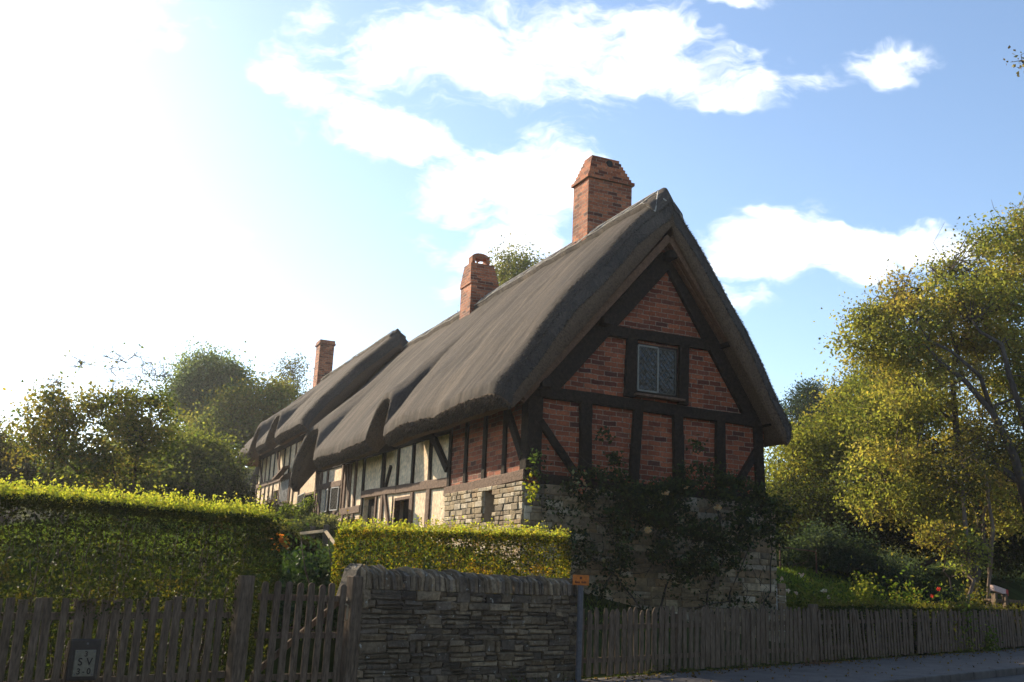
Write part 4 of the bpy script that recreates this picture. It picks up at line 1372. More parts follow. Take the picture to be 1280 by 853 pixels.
mb = MB()
for a in (-1, 1):
    for b in (-1, 1):
        q = Vector(fp(SVs + a * 0.085, -0.016, SVz + b * 0.108)); mb.tube([q, q - EN3 * 0.005], 0.007, 8)
q = Vector(fp(SVs + 0.01, -0.005, SVz + 0.185)); mb.tube([q, q - EN3 * 0.006], 0.011, 8)
mb.build('screw', MT['steel'], sv)

# drain cover in the pavement, litter of stems at the fence foot
dcx = (5.385,14.96,0.45)
mb = MB()
ds, dd_ = [float(t) for t in sd(dcx[0], dcx[1])]
for k in range(14):
    mb.box(fp(ds - 0.55 + k * 0.085, dd_, zroad(ds) + 0.006), (0.05, 0.55, 0.012), 0, (ES3, EN3, UP))
mb.box(fp(ds, dd_, zroad(ds) + 0.001), (1.25, 0.66, 0.008), 0, (ES3, EN3, UP))
tag(mb.build('drain_cover', MT['iron']), 'ribbed metal drain cover set in the pavement', 'drain cover')
ws, _z = (5.878,0.245)
mb = MB(); rg = random.Random(9)
for k in range(14):
    a = fp(ws + rg.uniform(-0.35, 0.3), -0.12 + rg.uniform(-0.1, 0.08), zroad(ws) + 0.01)
    ln_ = rg.uniform(0.03, 0.13)
    mb.tube([a, (a[0] + rg.uniform(-.05, .05), a[1] + rg.uniform(-.03, .03), a[2] + ln_)], 0.006, 4)
for k in range(14):
    a = Vector(fp(ws + rg.uniform(-0.4, 0.35), -0.15 + rg.uniform(-0.08, 0.08), zroad(ws) + 0.015)); mb.tube([a, a + ES3 * rg.uniform(0.1, 0.3) + EN3 * rg.uniform(-.05, .05)], 0.009, 4)
tag(mb.build('cut_stems', MT['barge']), 'small heap of dry cut stems on the pavement against the fence foot', 'stems')


# weeds along the foot of fence and wall, and a scatter of fallen leaves
rg = np.random.default_rng(92)
P_, C_ = [], []
for k in range(75):
    s_ = rg.uniform(-4.2, 16); q = np.array(fp(s_, rg.uniform(-0.09, -0.02), zroad(s_)))
    m = rg.integers(8, 30); h = rg.uniform(0.03, 0.14)
    P_.append(q + np.stack([rg.normal(0, 0.06, m), rg.normal(0, 0.03, m), np.abs(rg.normal(0, h * 0.5, m)) + 0.01], -1)); C_.append(leaf_cols(m, [(0.07, 0.10, 0.025), (0.10, 0.11, 0.03), (0.13, 0.11, 0.05)], 0.3, rg))
tag(leaf_mesh('weeds', np.concatenate(P_), 0.05, np.concatenate(C_), MT['leaf'], up=(0, 0, 0.8), aspect=0.35, rng=rg), kind='stuff')
m = 900
s_ = rg.uniform(-4, 18, m); d_ = np.where(rg.random(m) < 0.6, -np.abs(rg.normal(0.05, 0.25, m)), rg.uniform(-2.2, 0, m))
d_ = np.maximum(d_, -2.2)
x_ = S0[0] + ES[0] * s_ + EN[0] * d_; y_ = S0[1] + ES[1] * s_ + EN[1] * d_
tag(leaf_mesh('fallen_leaves', np.stack([x_, y_, zroad(s_) + 0.012], -1), 0.05, leaf_cols(m, [(0.16, 0.10, 0.04), (0.22, 0.15, 0.05), (0.10, 0.065, 0.035)], 0.3, rg), MT['leaf'], rng=rg), kind='stuff')


# ------------------------------------------------------------------ hedges
def hedge(name, label, s0, s1, d0, d1, top0, top1, bottom, n, leaf, pal, top_pal, sprouts, seed, parent_kind=None, rough=0.05, bulge=0.0, cat='hedge', low_thin=0.0, end_thin=0.0, shear=0.0):
    rg = np.random.default_rng(seed)
    root = empty(name, fp((s0 + s1) / 2, (d0 + d1) / 2, bottom), FRONT_ANG, label=label, cat=cat)
    s = rg.uniform(s0, s1, n); d = rg.uniform(d0, d1, n)
    f = (s - s0) / (s1 - s0)
    top = top0 + (top1 - top0) * f
    zz = rg.random(n)
    z = bottom + (top - bottom) * zz
    # push part of the leaves out to the clipped faces
    k = rg.random(n)
    m = k < 0.30; d[m] = d0 + np.abs(rg.normal(0, 0.05, m.sum()))
    m = (k > 0.30) & (k < 0.50); z[m] = top[m] - np.abs(rg.normal(0, 0.05, m.sum()))
    m = (k > 0.50) & (k < 0.56); s[m] = s1 - np.abs(rg.normal(0, 0.04, m.sum()))
    m = (k > 0.56) & (k < 0.62); s[m] = s0 + np.abs(rg.normal(0, 0.04, m.sum()))
    # round off the edges, wobble the faces
    rx = np.minimum(s - s0, s1 - s); edge = np.clip(1 - rx / 0.22, 0, 1)
    z -= edge ** 2 * 0.14 * zz
    wob = np.array([mnoise.noise(Vector((a * 1.7, c * 2.1, seed))) for a, c in zip(s, z)])
    d = d + wob * rough * 1.6
    z = z + np.array([mnoise.noise(Vector((a * 2.3, b * 2.0, seed + 7.0))) for a, b in zip(s, d)]) * rough * zz
    d = d - bulge * np.sin(np.pi * np.clip(zz, 0, 1)) * (1 - (d - d0) / (d1 - d0))
    keep = np.ones(n, bool)
    hol = np.array([mnoise.noise(Vector((a * 1.5, c * 2.2, seed + 31.0))) + 0.5 * mnoise.noise(Vector((a * 4.0, c * 5.0, seed + 3.0))) for a, c in zip(s, z)])
    keep &= (hol > -0.30) | (rg.random(n) < 0.65)
    if low_thin:
        keep &= rg.random(n) > low_thin * np.clip(1 - zz / 0.45, 0, 1)
    if end_thin:
        keep &= rg.random(n) > end_thin * np.clip(1 - f / 0.55, 0, 1)
    s, d, z, f, zz = s[keep], d[keep], z[keep], f[keep], zz[keep]
    s = s + shear * (d - d0)
    P = np.stack([S0[0] + ES[0] * s + EN[0] * d, S0[1] + ES[1] * s + EN[1] * d, z], -1)
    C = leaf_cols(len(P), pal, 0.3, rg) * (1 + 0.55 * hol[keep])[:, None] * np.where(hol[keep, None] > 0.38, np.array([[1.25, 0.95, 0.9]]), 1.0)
    # young shoots on top
    ns = sprouts
    ss = rg.uniform(s0 + 0.05, s1 - 0.05, ns); dd = rg.uniform(d0, d1, ns)
    PP, CC, SP = [], [], MB()
    for a, b in zip(ss, dd):
        h = rg.gamma(2.6, 0.034) + 0.03
        tz = top0 + (top1 - top0) * (a - s0) / (s1 - s0)
        q = np.array(fp(a + shear * (b - d0), b, tz - 0.03))
        m = rg.integers(5, 11)
        t = rg.random(m)
        PP.append(q + np.stack([rg.normal(0, 0.017, m), rg.normal(0, 0.017, m), t * h + 0.01], -1))
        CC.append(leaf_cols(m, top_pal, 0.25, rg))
    if PP:
        PP = np.concatenate(PP); CC = np.concatenate(CC)
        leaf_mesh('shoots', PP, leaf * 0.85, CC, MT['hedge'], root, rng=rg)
    mb = MB()
    for k in range(int((s1 - s0) * 14)):
        a, b = rg.uniform(s0 + 0.1, s1 - 0.1), rg.uniform(d0 + 0.4 * (d1 - d0), d1 - 0.3 * (d1 - d0))
        p0 = fp(a, b, bottom - 0.3); p1 = fp(a + rg.normal(0, 0.12), np.clip(b + rg.normal(0, 0.15), d0 + .05, d1 - .05), top0 - 0.1)
        mb.tube(curve_pts(p0, p1, 5, 0, 0.03, rg), [0.016, 0.013, 0.011, 0.009, 0.006, 0.004], 4)
    mb.build('stems', MT['bark'], root, smooth_=True)
    leaf_mesh('foliage', P, leaf, C, MT['hedge'], root, rng=rg)
    return root


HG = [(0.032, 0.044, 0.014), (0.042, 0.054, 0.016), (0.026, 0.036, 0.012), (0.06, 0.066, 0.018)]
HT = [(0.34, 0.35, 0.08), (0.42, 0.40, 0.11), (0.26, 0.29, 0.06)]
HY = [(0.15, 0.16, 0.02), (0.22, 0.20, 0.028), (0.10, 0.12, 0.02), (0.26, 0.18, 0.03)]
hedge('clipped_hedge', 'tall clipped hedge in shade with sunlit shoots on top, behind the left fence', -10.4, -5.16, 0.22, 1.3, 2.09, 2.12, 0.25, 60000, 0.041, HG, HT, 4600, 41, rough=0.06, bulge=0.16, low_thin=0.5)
hedge('clipped_hedge', 'lower yellow-green clipped hedge above the stone wall, below the cottage', -4.16, 0.16, 0.62, 1.45, 2.05, 2.23, 1.15, 27000, 0.045, HY + HG[:1], HT + [(0.3, 0.24, 0.05)], 1100, 42, rough=0.05, end_thin=0.35, shear=0.75)
hedge('low_hedge', 'thin flat clipped hedge along the top of the leaning palings', 6.35, 22.0, 0.05, 0.42, 1.32, 1.42, 0.35, 26000, 0.05, HG, [(0.12, 0.12, 0.03), (0.15, 0.13, 0.04)], 900, 43, rough=0.05, low_thin=0.6)

# ------------------------------------------------------------------ plants of the garden
def shrub(name, label, cat, c, r, n, leaf, pal, seed, group=None, stems=8, parts=(), lumpy=0.35, mat='leaf', up=None, lumps=9, sh=0.25, top=None):
    """a bush of leaf clumps; c: middle of its foot on the ground"""
    rg = np.random.default_rng(seed)
    z0 = gz(c[0], c[1]) if len(c) < 3 else c[2]
    if top is not None: r = (r[0], r[1], max(0.15, (top - z0) * 0.86))
    root = empty(name, (c[0], c[1], z0 - 0.05), label=label, cat=cat, group=group)
    cen = []
    for k in range(lumps):
        q = rg.normal(size=3); q /= np.linalg.norm(q); q[2] = abs(q[2])
        cen.append(q * (0.45 + 0.55 * rg.random()))
    cen = np.array(cen)
    i = rg.integers(0, lumps, n)
    P = cen[i] + rg.normal(size=(n, 3)) * lumpy * rg.uniform(0.6, 1.1, (n, 1)) * 0.6
    P[:, 2] = np.abs(P[:, 2])
    P = P * np.array(r) + np.array([c[0], c[1], z0])
    pal = np.asarray(pal, float)
    lc = pal[rg.integers(0, len(pal), lumps)] * rg.uniform(0.75, 1.25, (lumps, 1))
    C = lc[i] * (1 + rg.uniform(-sh, sh, (n, 1)))
    mb = MB()
    for k in range(stems):
        e = cen[rg.integers(lumps)] * np.array(r) + np.array([c[0], c[1], z0])
        mb.tube(curve_pts((c[0] + rg.normal(0, r[0] * 0.12), c[1] + rg.normal(0, r[1] * 0.12), z0 - 0.08), e, 4, 0, 0.05, rg), [0.02, 0.016, 0.013, 0.009, 0.005], 4)
    mb.build('stems', MT['bark'], root, smooth_=True)
    leaf_mesh('foliage', P, leaf, C, MT[mat], root, up=up, rng=rg)
    return root


def blooms(root, pts, size, pal, seed, petals=9):
    rg = np.random.default_rng(seed)
    for p in pts:
        q = np.array(p, float) + rg.normal(size=(petals * 2, 3)) * size * 0.22
        leaf_mesh('flower', q, size * 0.5, leaf_cols(len(q), pal, 0.12, rg), MT['petal'], root, aspect=0.9, rng=rg)


# climbing rose on the gable ----------------------------------------------------
rose = empty('climbing_rose', hp(2.6, -0.25, 1.1), label='dark leafy climbing rose with pale blooms on the stone plinth and brick gable', cat='climbing plant')
rg = np.random.default_rng(77)
RB = [  # foliage lobes against the wall: (x, y, z, rx, ry, rz), leaves
    ((1.525,18.537,3.205,0.446,0.18,0.327), 900), ((2.131,18.679,3.245,0.632,0.26,0.391), 2600), ((2.98,18.866,3.062,0.688,0.32,0.55), 3600), ((2.359,18.651,2.697,0.677,0.26,0.451), 2000),
    ((3.45,18.989,3.438,0.463,0.22,0.309), 1200), ((4.095,19.168,3.484,0.596,0.2,0.314), 1300), ((4.574,19.264,3.256,0.539,0.22,0.285), 1100), ((3.743,18.934,2.511,0.71,0.28,0.494), 2300), ((4.617,19.151,2.605,0.662,0.3,0.536), 1700),
    ((5.194,19.417,3.022,0.418,0.35,0.643), 1700), ((3.26,18.718,2.018,0.912,0.2,0.395), 1300), ((1.618,18.429,2.08,0.592,0.2,0.385), 700), ((2.501,18.532,1.98,0.748,0.18,0.359), 700), ((4.006,18.778,1.909,0.614,0.2,0.307), 600),
    ((1.311,18.353,2.489,0.265,0.12,0.736), 260), ((1.896,18.704,3.862,0.752,0.08,0.376), 330), ((3.615,19.06,3.908,0.776,0.08,0.388), 360), ((1.158,18.363,2.768,0.383,0.14,0.294), 200), ((1.989,18.393,1.465,0.592,0.15,0.296), 200),
]
PAL_R = [(0.026, 0.042, 0.014), (0.040, 0.058, 0.016), (0.020, 0.032, 0.013), (0.06, 0.078, 0.02)]
P_, C_ = [], []
mb = MB()
for (x, y, z, rx, ry, rz), n in RB:
    n = int(n * 0.58); k = max(3, n // 95)
    sub = rg.normal(size=(k, 3)); sub /= np.linalg.norm(sub, axis=1, keepdims=True)
    sub *= rg.random((k, 1)) ** 0.4
    i = rg.integers(0, k, n)
    off = (sub[i] * np.array([rx, 0, rz]) + rg.normal(size=(n, 3)) * np.array([0.09, 0, 0.075]))
    dep = rg.normal(0, ry * 0.6, n)
    p = np.stack([x + off[:, 0] * EU[0] + dep * EV[0], y + off[:, 0] * EU[1] + dep * EV[1], z + off[:, 2]], -1)
    # keep it outside the wall
    vloc = (p[:, 0] - HO[0]) * EV[0] + (p[:, 1] - HO[1]) * EV[1]
    uloc = (p[:, 0] - HO[0]) * EU[0] + (p[:, 1] - HO[1]) * EU[1]
    lim = np.where(uloc < 5.75, -0.12, 9.0)
    push = np.minimum(0, lim - vloc - rg.random(n) * 0.25 * (uloc < 5.75))
    p[:, 0] += EV[0] * push; p[:, 1] += EV[1] * push
    P_.append(p); C_.append(leaf_cols(n, PAL_R, 0.3, rg))
ROSE_STEMS = [
    ([(1.712,18.751,0.678), (1.861,18.969,1.383), (2.222,19.127,1.979), (2.116,19.091,2.563), (2.42,19.191,3.182)], 0.022),
    ([(2.691,19.124,0.562), (2.612,19.254,1.125), (2.135,19.088,1.654), (1.583,18.858,2.061), (1.117,18.665,2.38)], 0.02),
    ([(3.291,19.594,1.812), (2.959,19.449,2.168), (2.922,19.433,2.496), (3.162,19.516,2.936)], 0.014),
    ([(2.841,19.245,0.562), (3.091,19.463,1.36), (3.287,19.571,1.886), (3.005,19.469,2.396), (3.155,19.491,3.24)], 0.026),
    ([(3.895,19.706,0.729), (4.003,19.863,1.47), (4.359,20.062,2.094), (4.275,20.025,2.864), (4.01,19.887,3.469)], 0.022),
    ([(4.366,19.912,0.74), (4.472,20.089,1.488), (4.889,20.294,2.278), (5.161,20.391,2.926)], 0.018),
    ([(5.076,20.278,1.056), (5.359,20.489,1.524), (5.43,20.531,2.309), (5.27,20.439,2.933)], 0.018),
    ([(3.727,19.785,1.161), (4.355,20.06,1.302), (4.878,20.289,1.321), (5.276,20.441,1.06)], 0.014),
    ([(0.923,18.514,1.416), (1.434,18.782,1.395), (2.147,19.094,1.108), (2.454,19.13,0.693)], 0.014),
    ([(2.366,19.201,1.987), (1.961,19.023,2.478), (1.562,18.848,2.819), (1.346,18.721,3.242)], 0.012),
    ([(1.052,18.625,2.059), (0.699,18.493,2.756), (0.587,18.433,3.328), (0.476,18.362,3.462), (0.567,18.359,3.759)], 0.008),
]
for pts, r_ in ROSE_STEMS:
    q = [np.array(p) for p in pts]; fine = []
    for a, b in zip(q[:-1], q[1:]):
        fine += [a + (b - a) * t + rg.normal(size=3) * 0.012 for t in (0, 0.33, 0.66)]
    fine.append(q[-1])
    n = len(fine)
    mb.tube(fine, [r_ * (1 - 0.6 * i / n) for i in range(n)], 6)
    m = n * 12
    i = rg.integers(0, n, m)
    P_.append(np.array(fine)[i] + rg.normal(size=(m, 3)) * 0.1 - np.array([EV[0], EV[1], 0]) * 0.1); C_.append(leaf_cols(m, PAL_R, 0.3, rg))
for k in range(70):
    u_ = rg.uniform(0.8, 5.5); z_ = rg.uniform(1.2, 3.2)
    a = hp(u_, -0.14, z_); b = hp(u_ + rg.normal(0, 0.35), -0.2, z_ + rg.normal(0.1, 0.35))
    mb.tube(curve_pts(a, b, 4, 0.05, 0.08, rg), [0.007, 0.006, 0.005, 0.004, 0.003], 4)
mb.build('stems', MT['bark'], rose, smooth_=True)
leaf_mesh('foliage', np.concatenate(P_), 0.082, np.concatenate(C_), MT['rose_leaf'], rose, rng=rg)
blooms(rose, [(2.964,18.589,3.216), (3.376,18.824,3.374), (4.052,19.12,3.025), (2.628,18.551,2.515)], 0.11, [(0.85, 0.55, 0.25), (0.8, 0.6, 0.34)], 5, 30)
blooms(rose, [(2.078,18.474,1.776), (1.832,18.366,1.947)], 0.07, [(0.5, 0.4, 0.2)], 6)
q = np.array((1.318,18.36,3.252)); n = 40
leaf_mesh('young_leaves', q + rg.normal(size=(n, 3)) * np.array([0.08, 0.06, 0.12]), 0.09, leaf_cols(n, [(0.42, 0.12, 0.06), (0.34, 0.2, 0.1), (0.3, 0.32, 0.16)], 0.2, rg), MT['rose_leaf'], rose, rng=rg)
q = np.array((0.459,17.772,3.088)); n = 55
lp = q + rg.normal(size=(n, 3)) * np.array([0.06, 0.06, 0.13])
q2 = np.array((0.51,17.905,3.701))
lp2 = q2 + rg.normal(size=(26, 3)) * np.array([0.06, 0.05, 0.07])
leaf_mesh('young_leaves', np.concatenate([lp, lp2]), 0.085, np.concatenate([leaf_cols(n, [(0.24, 0.26, 0.03), (0.3, 0.28, 0.04)], 0.2, rg), leaf_cols(26, [(0.08, 0.13, 0.04)], 0.3, rg)]), MT['leaf'], rose, rng=rg)

# between gate and cottage ---------------------------------------------------------
c = (-2.723,14.242,1.421)
shrub('leafy_shrub', 'dark glossy green shrub right behind the garden gate', 'shrub', c[:2], (0.95, 0.8, 1.35), 9000, 0.08, [(0.04, 0.075, 0.025), (0.06, 0.10, 0.03), (0.05, 0.085, 0.035)], 51, mat='rose_leaf', lumps=16, top=(-2.776,14.232,2.006)[2])
c = (-3.652,16.603,1.664)
shrub('clipped_mound', 'dark rounded clipped bush peeping over the right end of the tall hedge', 'bush', c[:2], (0.75, 0.75, 1.6), 9000, 0.05, [(0.04, 0.045, 0.02), (0.055, 0.05, 0.025)], 52, lumps=26, lumpy=0.22, top=(-3.626,16.609,2.305)[2])
c = (-3.765,22.183,2.246)
shrub('clipped_mound', 'round grey-green clipped bush against the cottage wall, above the pale handrail', 'bush', c[:2], (0.75, 0.6, 0.85), 6000, 0.05, [(0.06, 0.075, 0.04), (0.075, 0.075, 0.05)], 53, lumps=26, lumpy=0.22, top=(-3.764,22.183,2.832)[2])
c = (-3.548,19.683,2.062)
shrub('flowering_bush', 'loose grey leafy bush left of the round clipped one', 'bush', c[:2], (0.6, 0.5, 1.0), 2600, 0.06, [(0.11, 0.12, 0.07), (0.15, 0.15, 0.09), (0.08, 0.10, 0.05)], 54, top=(-3.596,19.674,2.608)[2])
for k, (x, D, w_, tp, lab, pal) in enumerate((
        (372, 29.0, 0.35, (-5.803,28.413,3.383)[2], 'tall yellow-green climber beside the large open leaded window', [(0.16, 0.19, 0.03), (0.10, 0.14, 0.03)]),
        (352, 33.0, 0.5, (-7.097,32.228,3.688)[2], 'pinkish flowering bush under the white barred window', [(0.14, 0.14, 0.05), (0.2, 0.12, 0.07), (0.10, 0.13, 0.04)]),
        (391, 28.0, 0.25, (-5.237,27.506,3.686)[2], 'narrow green climber between the open leaded windows', [(0.10, 0.14, 0.03), (0.14, 0.16, 0.05)]),
        (368, 20.5, 0.6, (-4.124,20.081,2.407)[2], 'low bright green border plants left of the handrail', [(0.14, 0.18, 0.03), (0.10, 0.14, 0.03)]))):
    c = (-0.506,0.862,2.02)
    az = math.atan2(x - 640, 1286)
    c = (D * math.sin(az), D * math.cos(az))
    shrub('border_plant', lab, 'plant', c, (w_, w_, 1), 1500, 0.07, pal, 60 + k, lumps=14, top=tp)
for k, (x, y, D) in enumerate(((330, 630, 40), (345, 632, 36), (358, 640, 32), (372, 648, 26), (385, 652, 24), (402, 655, 24.5), (356, 660, 22), (425, 658, 24))):
    az = math.atan2(x - 640, 1286)
    c = (D * math.sin(az), D * math.cos(az))
    top = ((-9.23,38.921,3.96)[2], (-7.909,35.121,3.684)[2], (-6.707,31.289,3.266)[2], (-5.167,25.481,2.793)[2], (-4.531,23.568,2.634)[2], (-4.31,24.118,2.619)[2], (-4.612,21.511,2.38)[2], (-3.803,23.697,2.564)[2])[k]
    shrub('border_plant', 'leafy yellow-green garden plant along the foot of the cottage front', 'plant', c, (0.5, 0.5, 1), 1500, 0.07, [(0.13, 0.16, 0.03), (0.09, 0.12, 0.03), (0.16, 0.16, 0.05)], 70 + k, lumps=12, top=top, group='plants along the cottage front')
# pale handrail beside the garden steps
hr = empty('handrail', (-3.152,17.722,1.845), label='pale wooden handrail between the two hedges, before the round bush', cat='handrail')
PR = [(-3.67,18.234,2.144), (-3.352,17.889,2.177), (-3.055,17.536,2.195)]
PR2 = [(-3.055,17.536,2.195), (-2.668,16.384,1.93)]
mb = MB(); mb.beam(PR[0], PR[2], 0.06, 0.05, (0, -1, 0.2), 2, 0.02); mb.build('rail', MT['pale_wood'], hr, bevel=0.008)
mb = MB(); mb.beam(PR2[0], PR2[1], 0.06, 0.05, (0, -1, 0.2), 2, 0.02); mb.build('rail', MT['pale_wood'], hr, bevel=0.008)
for q in (PR[1], PR[2]):
    mb = MB(); mb.box((q[0], q[1] + 0.06, q[2] - 0.42), (0.09, 0.09, 1.05)); mb.build('post', MT['fence'], hr, bevel=0.008)
# cream rose or orange leaf spray by the hedge end
c = (-3.412,15.837,1.939)
n = 60
o = leaf_mesh('autumn_spray', np.array(c) + RNG.normal(size=(n, 3)) * 0.07, 0.08, leaf_cols(n, [(0.45, 0.14, 0.03), (0.4, 0.2, 0.04)], 0.2), MT['leaf'])
tag(o, 'small orange leaf spray below the pale handrail', 'leaves')

# garden to the right --------------------------------------------------------------
PAL_G = [(0.10, 0.14, 0.03), (0.14, 0.17, 0.035), (0.07, 0.11, 0.025), (0.17, 0.17, 0.045)]
TOPS = [(6.084,21.454,1.741)[2], (6.51,21.642,1.793)[2], (6.983,21.914,1.714)[2], (7.466,22.177,1.735)[2], (7.911,22.234,1.991)[2], (8.364,22.389,1.859)[2], (8.857,22.628,1.795)[2], (9.379,22.958,1.765)[2], (9.91,23.279,1.769)[2], (10.556,23.761,1.704)[2], (11.288,24.307,1.657)[2], (6.539,22.259,1.794)[2], (7.387,22.624,1.764)[2], (8.792,24.043,1.859)[2]]
spots = [(990, 22.3, .6, .75), (1012, 22.6, .6, .9), (1035, 23.0, .55, .7), (1058, 23.4, .55, .8), (1082, 23.6, .5, 1.05), (1105, 23.9, .55, .75), (1128, 24.3, .55, .65), (1150, 24.8, .5, .65), (1172, 25.3, .5, .7), (1196, 26.0, .55, .6), (1222, 26.8, .55, .55), (1003, 23.2, .55, .8), (1045, 23.8, .5, .7), (1095, 25.6, .5, .6)]
for k, (x, D, w_, h_) in enumerate(spots):
    az = math.atan2(x - 640, 1286)
    c = (D * math.sin(az), D * math.cos(az))
    pal = PAL_G if k != 4 else [(0.26, 0.26, 0.04), (0.2, 0.22, 0.04)]
    r_ = shrub('border_plant', 'leafy flower border plant on the sloping bed behind the right fence' if k != 4 else 'yellow-leaved plant standing up in the sloping flower bed', 'plant', c, (w_, w_ * 0.8, h_), 1500, 0.085, pal, 80 + k, top=TOPS[k], group='flower bed plants behind the right fence' if k != 4 else None, stems=7, lumps=12, lumpy=0.5)
    z0 = gz(*c)
    if k in (7, 8):
        r_['label'] = 'border plant with a bright red bloom, left one of two' if k == 7 else 'border plant with a bright red bloom, right one of two'
        del r_['group']
        blooms(r_, [(9.446,22.498,1.601) if k == 7 else (9.767,22.904,1.748)], 0.07, [(0.75, 0.09, 0.05)], 100 + k, 12)
    elif k in (0, 1, 3, 5, 11):
        rg2 = np.random.default_rng(200 + k)
        blooms(r_, [(c[0] + rg2.normal(0, .25), c[1] - 0.3, z0 + h_ * rg2.uniform(0.8, 1.1)) for _ in range(3)], 0.085, [(0.75, 0.68, 0.5), (0.7, 0.5, 0.4)], 110 + k, 7)
# blue-grey border hedge running down the slope
hl = [(1008, 27.5, .9, 1.0), (1035, 27.6, .9, 1.15), (1062, 27.8, .9, 1.2), (1090, 28.0, .9, 1.15), (1118, 28.2, .9, 1.1), (1146, 28.4, .9, 1.05), (1172, 28.6, .9, 1.0), (1198, 28.8, .85, .9), (1220, 29.2, .7, .7), (1020, 28.5, .9, 1.1)]
for k, (x, D, w_, h_) in enumerate(hl):
    az = math.atan2(x - 640, 1286)
    c = (D * math.sin(az), D * math.cos(az))
    shrub('grey_bush', 'blue-grey dense bush in the dark row across the right-hand lawn', 'bush', c, (w_, w_, h_), 4200, 0.075, [(0.045, 0.065, 0.05), (0.06, 0.08, 0.065), (0.035, 0.055, 0.035)], 130 + k, group='row of blue-grey bushes', lumps=22, lumpy=0.28)
# lawn blades on the bank
n = 42000
s_ = RNG.uniform(3.5, 16, n); d_ = RNG.uniform(0.5, 9.0, n)
x_ = S0[0] + ES[0] * s_ + EN[0] * d_; y_ = S0[1] + ES[1] * s_ + EN[1] * d_
ul = (x_ - HO[0]) * EU[0] + (y_ - HO[1]) * EU[1]
k_ = ul > 5.9
P_ = np.stack([x_, y_, ground(x_, y_) + 0.03], -1)[k_]
o = leaf_mesh('lawn_grass', P_, 0.12, leaf_cols(len(P_), [(0.15, 0.22, 0.04), (0.18, 0.24, 0.045), (0.12, 0.18, 0.035)], 0.2), MT['grass'], up=(0, 0, 1.6), aspect=0.16)
tag(o, kind='stuff')
n = 90000
s_ = RNG.uniform(-26, 4, n); d_ = RNG.uniform(1.6, 22.0, n)
x_ = S0[0] + ES[0] * s_ + EN[0] * d_; y_ = S0[1] + ES[1] * s_ + EN[1] * d_
ul = (x_ - HO[0]) * EU[0] + (y_ - HO[1]) * EU[1]; vl = (x_ - HO[0]) * EV[0] + (y_ - HO[1]) * EV[1]
k_ = (ul < -0.2) & (vl > 0) | (vl < -0.3)
P_ = np.stack([x_, y_, ground(x_, y_) + 0.03], -1)[k_]
o = leaf_mesh('grass', P_, 0.12, leaf_cols(len(P_), [(0.10, 0.16, 0.03), (0.13, 0.18, 0.03), (0.08, 0.13, 0.025)], 0.2), MT['grass'], up=(0, 0, 1.6), aspect=0.16)
tag(o, kind='stuff')
# rustic rail and posts in the bushes, log store at the edge of the picture
for k, (p, h_, lab) in enumerate((((10.283,24.423,1.795), 0.55, 'short grey wooden post standing among the border plants'), ((11.369,25.15,1.706), 1.0, 'taller grey wooden post at the lower end of the bush row'))):
    mb = MB(); zz = gz(p[0], p[1]); mb.box((p[0], p[1], zz + h_ / 2), (0.13, 0.13, h_ + 0.1)); tag(mb.build('garden_post', MT['fence'], bevel=0.012), lab, 'post', 'posts in the right-hand garden')
p0, p1 = (6.966,25.568,2.635), (7.942,25.805,2.568)
mb = MB(); mb.tube(curve_pts(p0, p1, 4, 0.01, 0.01), 0.022, 6)
for q in (p0, p1): mb.tube([(q[0], q[1], gz(q[0], q[1]) - 0.05), (q[0], q[1], q[2] + 0.08)], 0.02, 6)
tag(mb.build('rustic_rail', MT['oak_brown']), 'thin brown rustic rail beside the gable, at the start of the bush row', 'rail')
b = (13.417,26.833,1.574)
zz = gz(b[0], b[1])
ls = empty('log_store', (b[0], b[1], zz), -0.1, label='small dark open-fronted wooden store at the right edge, behind the fence', cat='shed')
mb = MB()
for x in (-0.3, 0.55, 1.4):
    mb.box((b[0] + x, b[1], zz + 0.5), (0.1, 0.1, 1.1))
mb.build('post', MT['fence'], ls, bevel=0.01)
mb = MB(); mb.box((b[0] + 0.55, b[1] + 0.3, zz + 1.08), (2.1, 0.9, 0.08)); mb.build('roof', MT['fence'], ls, bevel=0.01)
mb = MB(); mb.box((b[0] + 0.55, b[1] + 0.65, zz + 0.5), (1.9, 0.05, 1.0)); mb.box((b[0] + 0.55, b[1] + 0.05, zz + 0.3), (1.6, 0.04, 0.12)); mb.build('back_board', MT['dark'], ls)
q = (12.498,25.725,1.808)
mb = MB(); mb.beam((q[0] - 0.22, q[1] - 0.1, q[2] + 0.07), (q[0] + 0.17, q[1] + 0.1, q[2] - 0.02), 0.12, 0.14, (0, 0, 1), 1)
bd = mb.build('pale_bench', MT['pinkboard']);
bd['label'] = 'pale pink bench board with a red end, left of the log store'; bd['category'] = 'bench'
mb = MB(); mb.beam((q[0] + 0.17, q[1] + 0.1, q[2] - 0.02), (q[0] + 0.24, q[1] + 0.13, q[2] - 0.04), 0.125, 0.145, (0, 0, 1), 1); mb.build('end_board', MT['redpaint'], bd)
mb = MB()
for t in (-0.15, 0.15): mb.box((q[0] + t, q[1] + t * 0.3, (q[2] + gz(q[0], q[1])) / 2 - 0.06), (0.06, 0.2, max(0.1, q[2] - gz(q[0], q[1]))))
mb.build('leg', MT['fence'], bd)


